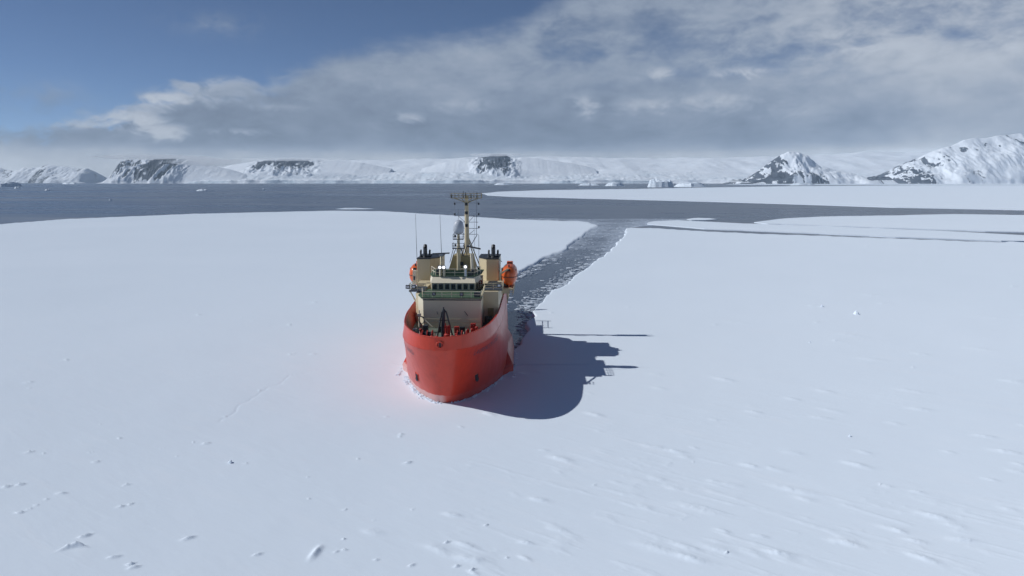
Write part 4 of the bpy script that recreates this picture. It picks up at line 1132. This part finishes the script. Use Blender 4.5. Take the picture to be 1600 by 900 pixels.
def berg(x, y, w, dp, h, seed, label, cat='iceberg', name='iceberg', tab=0.5, group=None):
    n = 26; rs = np.linspace(0, 1, 9); vs, fs = [], []
    for j, r in enumerate(rs):
        for i in range(n):
            t_ = 2 * pi * i / n
            q = fbm(np.array([cos(t_) * 1.5 + seed * 3.1]), np.array([sin(t_) * 1.5]), 3, seed)[0]
            Rr = (.65 + .7 * q)
            px, py = cos(t_) * r * Rr * w / 2, sin(t_) * r * Rr * dp / 2
            f = fbm(np.array([px / w * (5 if h > 3 else 2) + seed]), np.array([py / dp * (4 if h > 3 else 2)]), 4 if h > 3 else 2, seed + 3, .6)[0]
            pr_ = 1 - sstep(np.array([r]), tab, 1.0)[0]
            vs.append((x + px, y + py, -.5 + (h + .5) * (0.12 + .88 * pr_ * (.35 + 1.15 * f)) if r < 1 else -.5))
    for j in range(len(rs) - 1):
        fs += [(j * n + i, j * n + (i + 1) % n, (j + 1) * n + (i + 1) % n, (j + 1) * n + i) for i in range(n)]
    o = MB().add(vs, fs).build(name, M['berg'])
    return tag(o, label, cat, group)


def bp(px, py, wpx, hpx, seed, label, tab=.6, **k):
    x, y = at(px, py); d = math.hypot(x, y)
    berg(x, y, wpx * d / 1142, wpx * d / 1142 * .8, hpx * d / 1142, seed, label, tab=tab, **k)


bp(1033, 292.5, 42, 11, 3, 'flat topped pale iceberg with ribbed left face, largest berg before the black flanked cone', .85)
bp(1078, 292.0, 44, 6, 5, 'long low white iceberg just right of the ribbed flat topped one')
bp(960, 290.6, 30, 5, 9, 'low two humped iceberg left of the ribbed flat topped one')
bp(921, 289.8, 34, 3, 12, 'thin flat ice strip under the glacier front, left of the two humped berg', cat='ice floe', name='ice_floe')
bp(6, 291.5, 38, 6, 15, 'white iceberg cut by the left edge, below the far snow hills', .8)
bp(27, 294.5, 7, 2.2, 17, 'tiny white growler just right of the berg at the left edge', cat='growler', name='growler')
bp(74, 297.8, 7, 2.0, 19, 'tiny growler alone on the dark water below the snow hills', cat='growler', name='growler')
bp(317, 298.2, 18, 2.2, 21, 'flat white floe out on the dark water under the dark rocky block', cat='ice floe', name='ice_floe')
bp(173, 313.3, 5, 2.2, 23, 'small white growler midway between the far shore and the snowy edge', cat='growler', name='growler')
bp(412, 296.8, 4, 2.0, 25, 'speck of white ice below the flat topped nunatak', cat='growler', name='growler')
bp(110, 287.6, 20, 2.2, 27, 'thin white floe at the foot of the far snow hills', cat='ice floe', name='ice_floe')
bp(786, 289.0, 30, 3, 29, 'long thin ice strip along the far shore beyond the mast top', cat='ice floe', name='ice_floe')
bp(1255, 289.6, 36, 3, 31, 'white ridged berg stuck in the far ice at the foot of the cone', .7)
bp(555, 326.4, 64, 1.0, 33, 'thin detached sliver of ice along the far rim of the near sheet', cat='ice floe', name='ice_floe')


# lumps of drifted snow standing on the near ice
for (px, py, w_, h_, sd, lb) in ((360, 724, 13, 9, 41, 'snow lump on the left foreground with a dark lee side and two crumbs beside it'),
                                 (170, 750, 9, 5, 43, 'small wedge of snow near the lower left, below the larger lump with two crumbs'),
                                 (588, 622, 8, 4, 45, 'low snow lump on the pink tinged ice just left of the bow'),
                                 (317, 475, 9, 3.5, 47, 'small dark sided lump alone on the ice far to the left of the funnels'),
                                 (1338, 491, 12, 6, 49, 'largest snow lump on the plain to the right of the ship'),
                                 (1284, 479, 6, 3.5, 51, 'small lump just up and left of the largest lump on the right hand plain'),
                                 (1265, 535, 6, 3.5, 53, 'small lump below and left of the largest lump on the right hand plain'),
                                 (1328, 682, 9, 6, 55, 'rounded snow lump on the near ice toward the lower right')):
    cx_, cy_ = at(px, py); k_ = (24 - ICE) / 24; cx_ *= k_; cy_ *= k_; d_ = math.hypot(cx_, cy_, 24)
    ob = berg(0, 0, w_ * d_ / 1142, w_ * d_ / 1142 * 1.1, h_ * .55 * d_ / 1142, sd, lb, 'snow lump', 'snow_lump', .15, 'snow lumps on the near ice')
    ob.location = (cx_, cy_, ICE - .10); ob.data.materials[0] = M['snow']

# ------------------------------------------------------------------ low cloud lying on the tops across the water
lm = bpy.data.materials.new('cloud_vapour'); lm.use_nodes = True; lt_ = lm.node_tree
for n in list(lt_.nodes):
    if n.type != 'OUTPUT_MATERIAL': lt_.nodes.remove(n)
pv = lt_.nodes.new('ShaderNodeVolumePrincipled')
pv.inputs['Color'].default_value = (0.97, 0.985, 1.0, 1); pv.inputs['Density'].default_value = 0.0042; pv.inputs['Anisotropy'].default_value = 0.0
lt_.links.new(pv.outputs[0], [n for n in lt_.nodes if n.type == 'OUTPUT_MATERIAL'][0].inputs['Volume'])
def cloud_bank(px, py, wpx, hpx, d, dep, seed):
    cx_, cz_ = px_x(px, d), px_z(py, d); a_, c_ = wpx / 2 * d / 1142, hpx / 2 * d / 1166
    n1_, n2_ = 40, 20; vs = []
    for j in range(n2_ + 1):
        ph_ = pi * j / n2_ - pi / 2
        for i in range(n1_):
            th = 2 * pi * i / n1_
            q = .72 + .56 * fbm(np.array([th * 1.6 + seed if th < pi else (2 * pi - th) * 1.6 + seed]), np.array([ph_ * 2.2]), 4, seed, .6)[0]
            vs.append((cx_ + a_ * q * cos(ph_) * cos(th), d + dep / 2 * cos(ph_) * sin(th), cz_ + c_ * q * sin(ph_)))
    o = MB().add(vs, [(j * n1_ + i, j * n1_ + (i + 1) % n1_, (j + 1) * n1_ + (i + 1) % n1_, (j + 1) * n1_ + i) for j in range(n2_) for i in range(n1_)]).build('low_cloud', lm, smooth=True)
    tag(o, kind='stuff')
for args in ((250, 245.5, 200, 8, 7300, 300, 3), (335, 253, 120, 14, 7300, 350, 2), (460, 249, 170, 5.5, 8000, 300, 4), (775, 242, 90, 5, 8000, 300, 6)):
    cloud_bank(*args)

# ------------------------------------------------------------------ the air between here and the mountains
HZ = 560.0
hb = MB().box(-9500, 9500, -450, 12500, -6, HZ).build('haze', M['snow'])
hm = bpy.data.materials.new('thin_haze'); hm.use_nodes = True; ht = hm.node_tree
for n in list(ht.nodes):
    if n.type != 'OUTPUT_MATERIAL': ht.nodes.remove(n)
pv = ht.nodes.new('ShaderNodeVolumePrincipled')
pv.inputs['Color'].default_value = (0.70, 0.86, 1.0, 1); pv.inputs['Density'].default_value = 3.4e-5; pv.inputs['Anisotropy'].default_value = 0.2
ht.links.new(pv.outputs[0], [n for n in ht.nodes if n.type == 'OUTPUT_MATERIAL'][0].inputs['Volume'])
hb.data.materials.clear(); hb.data.materials.append(hm)
hb['kind'] = 'stuff'
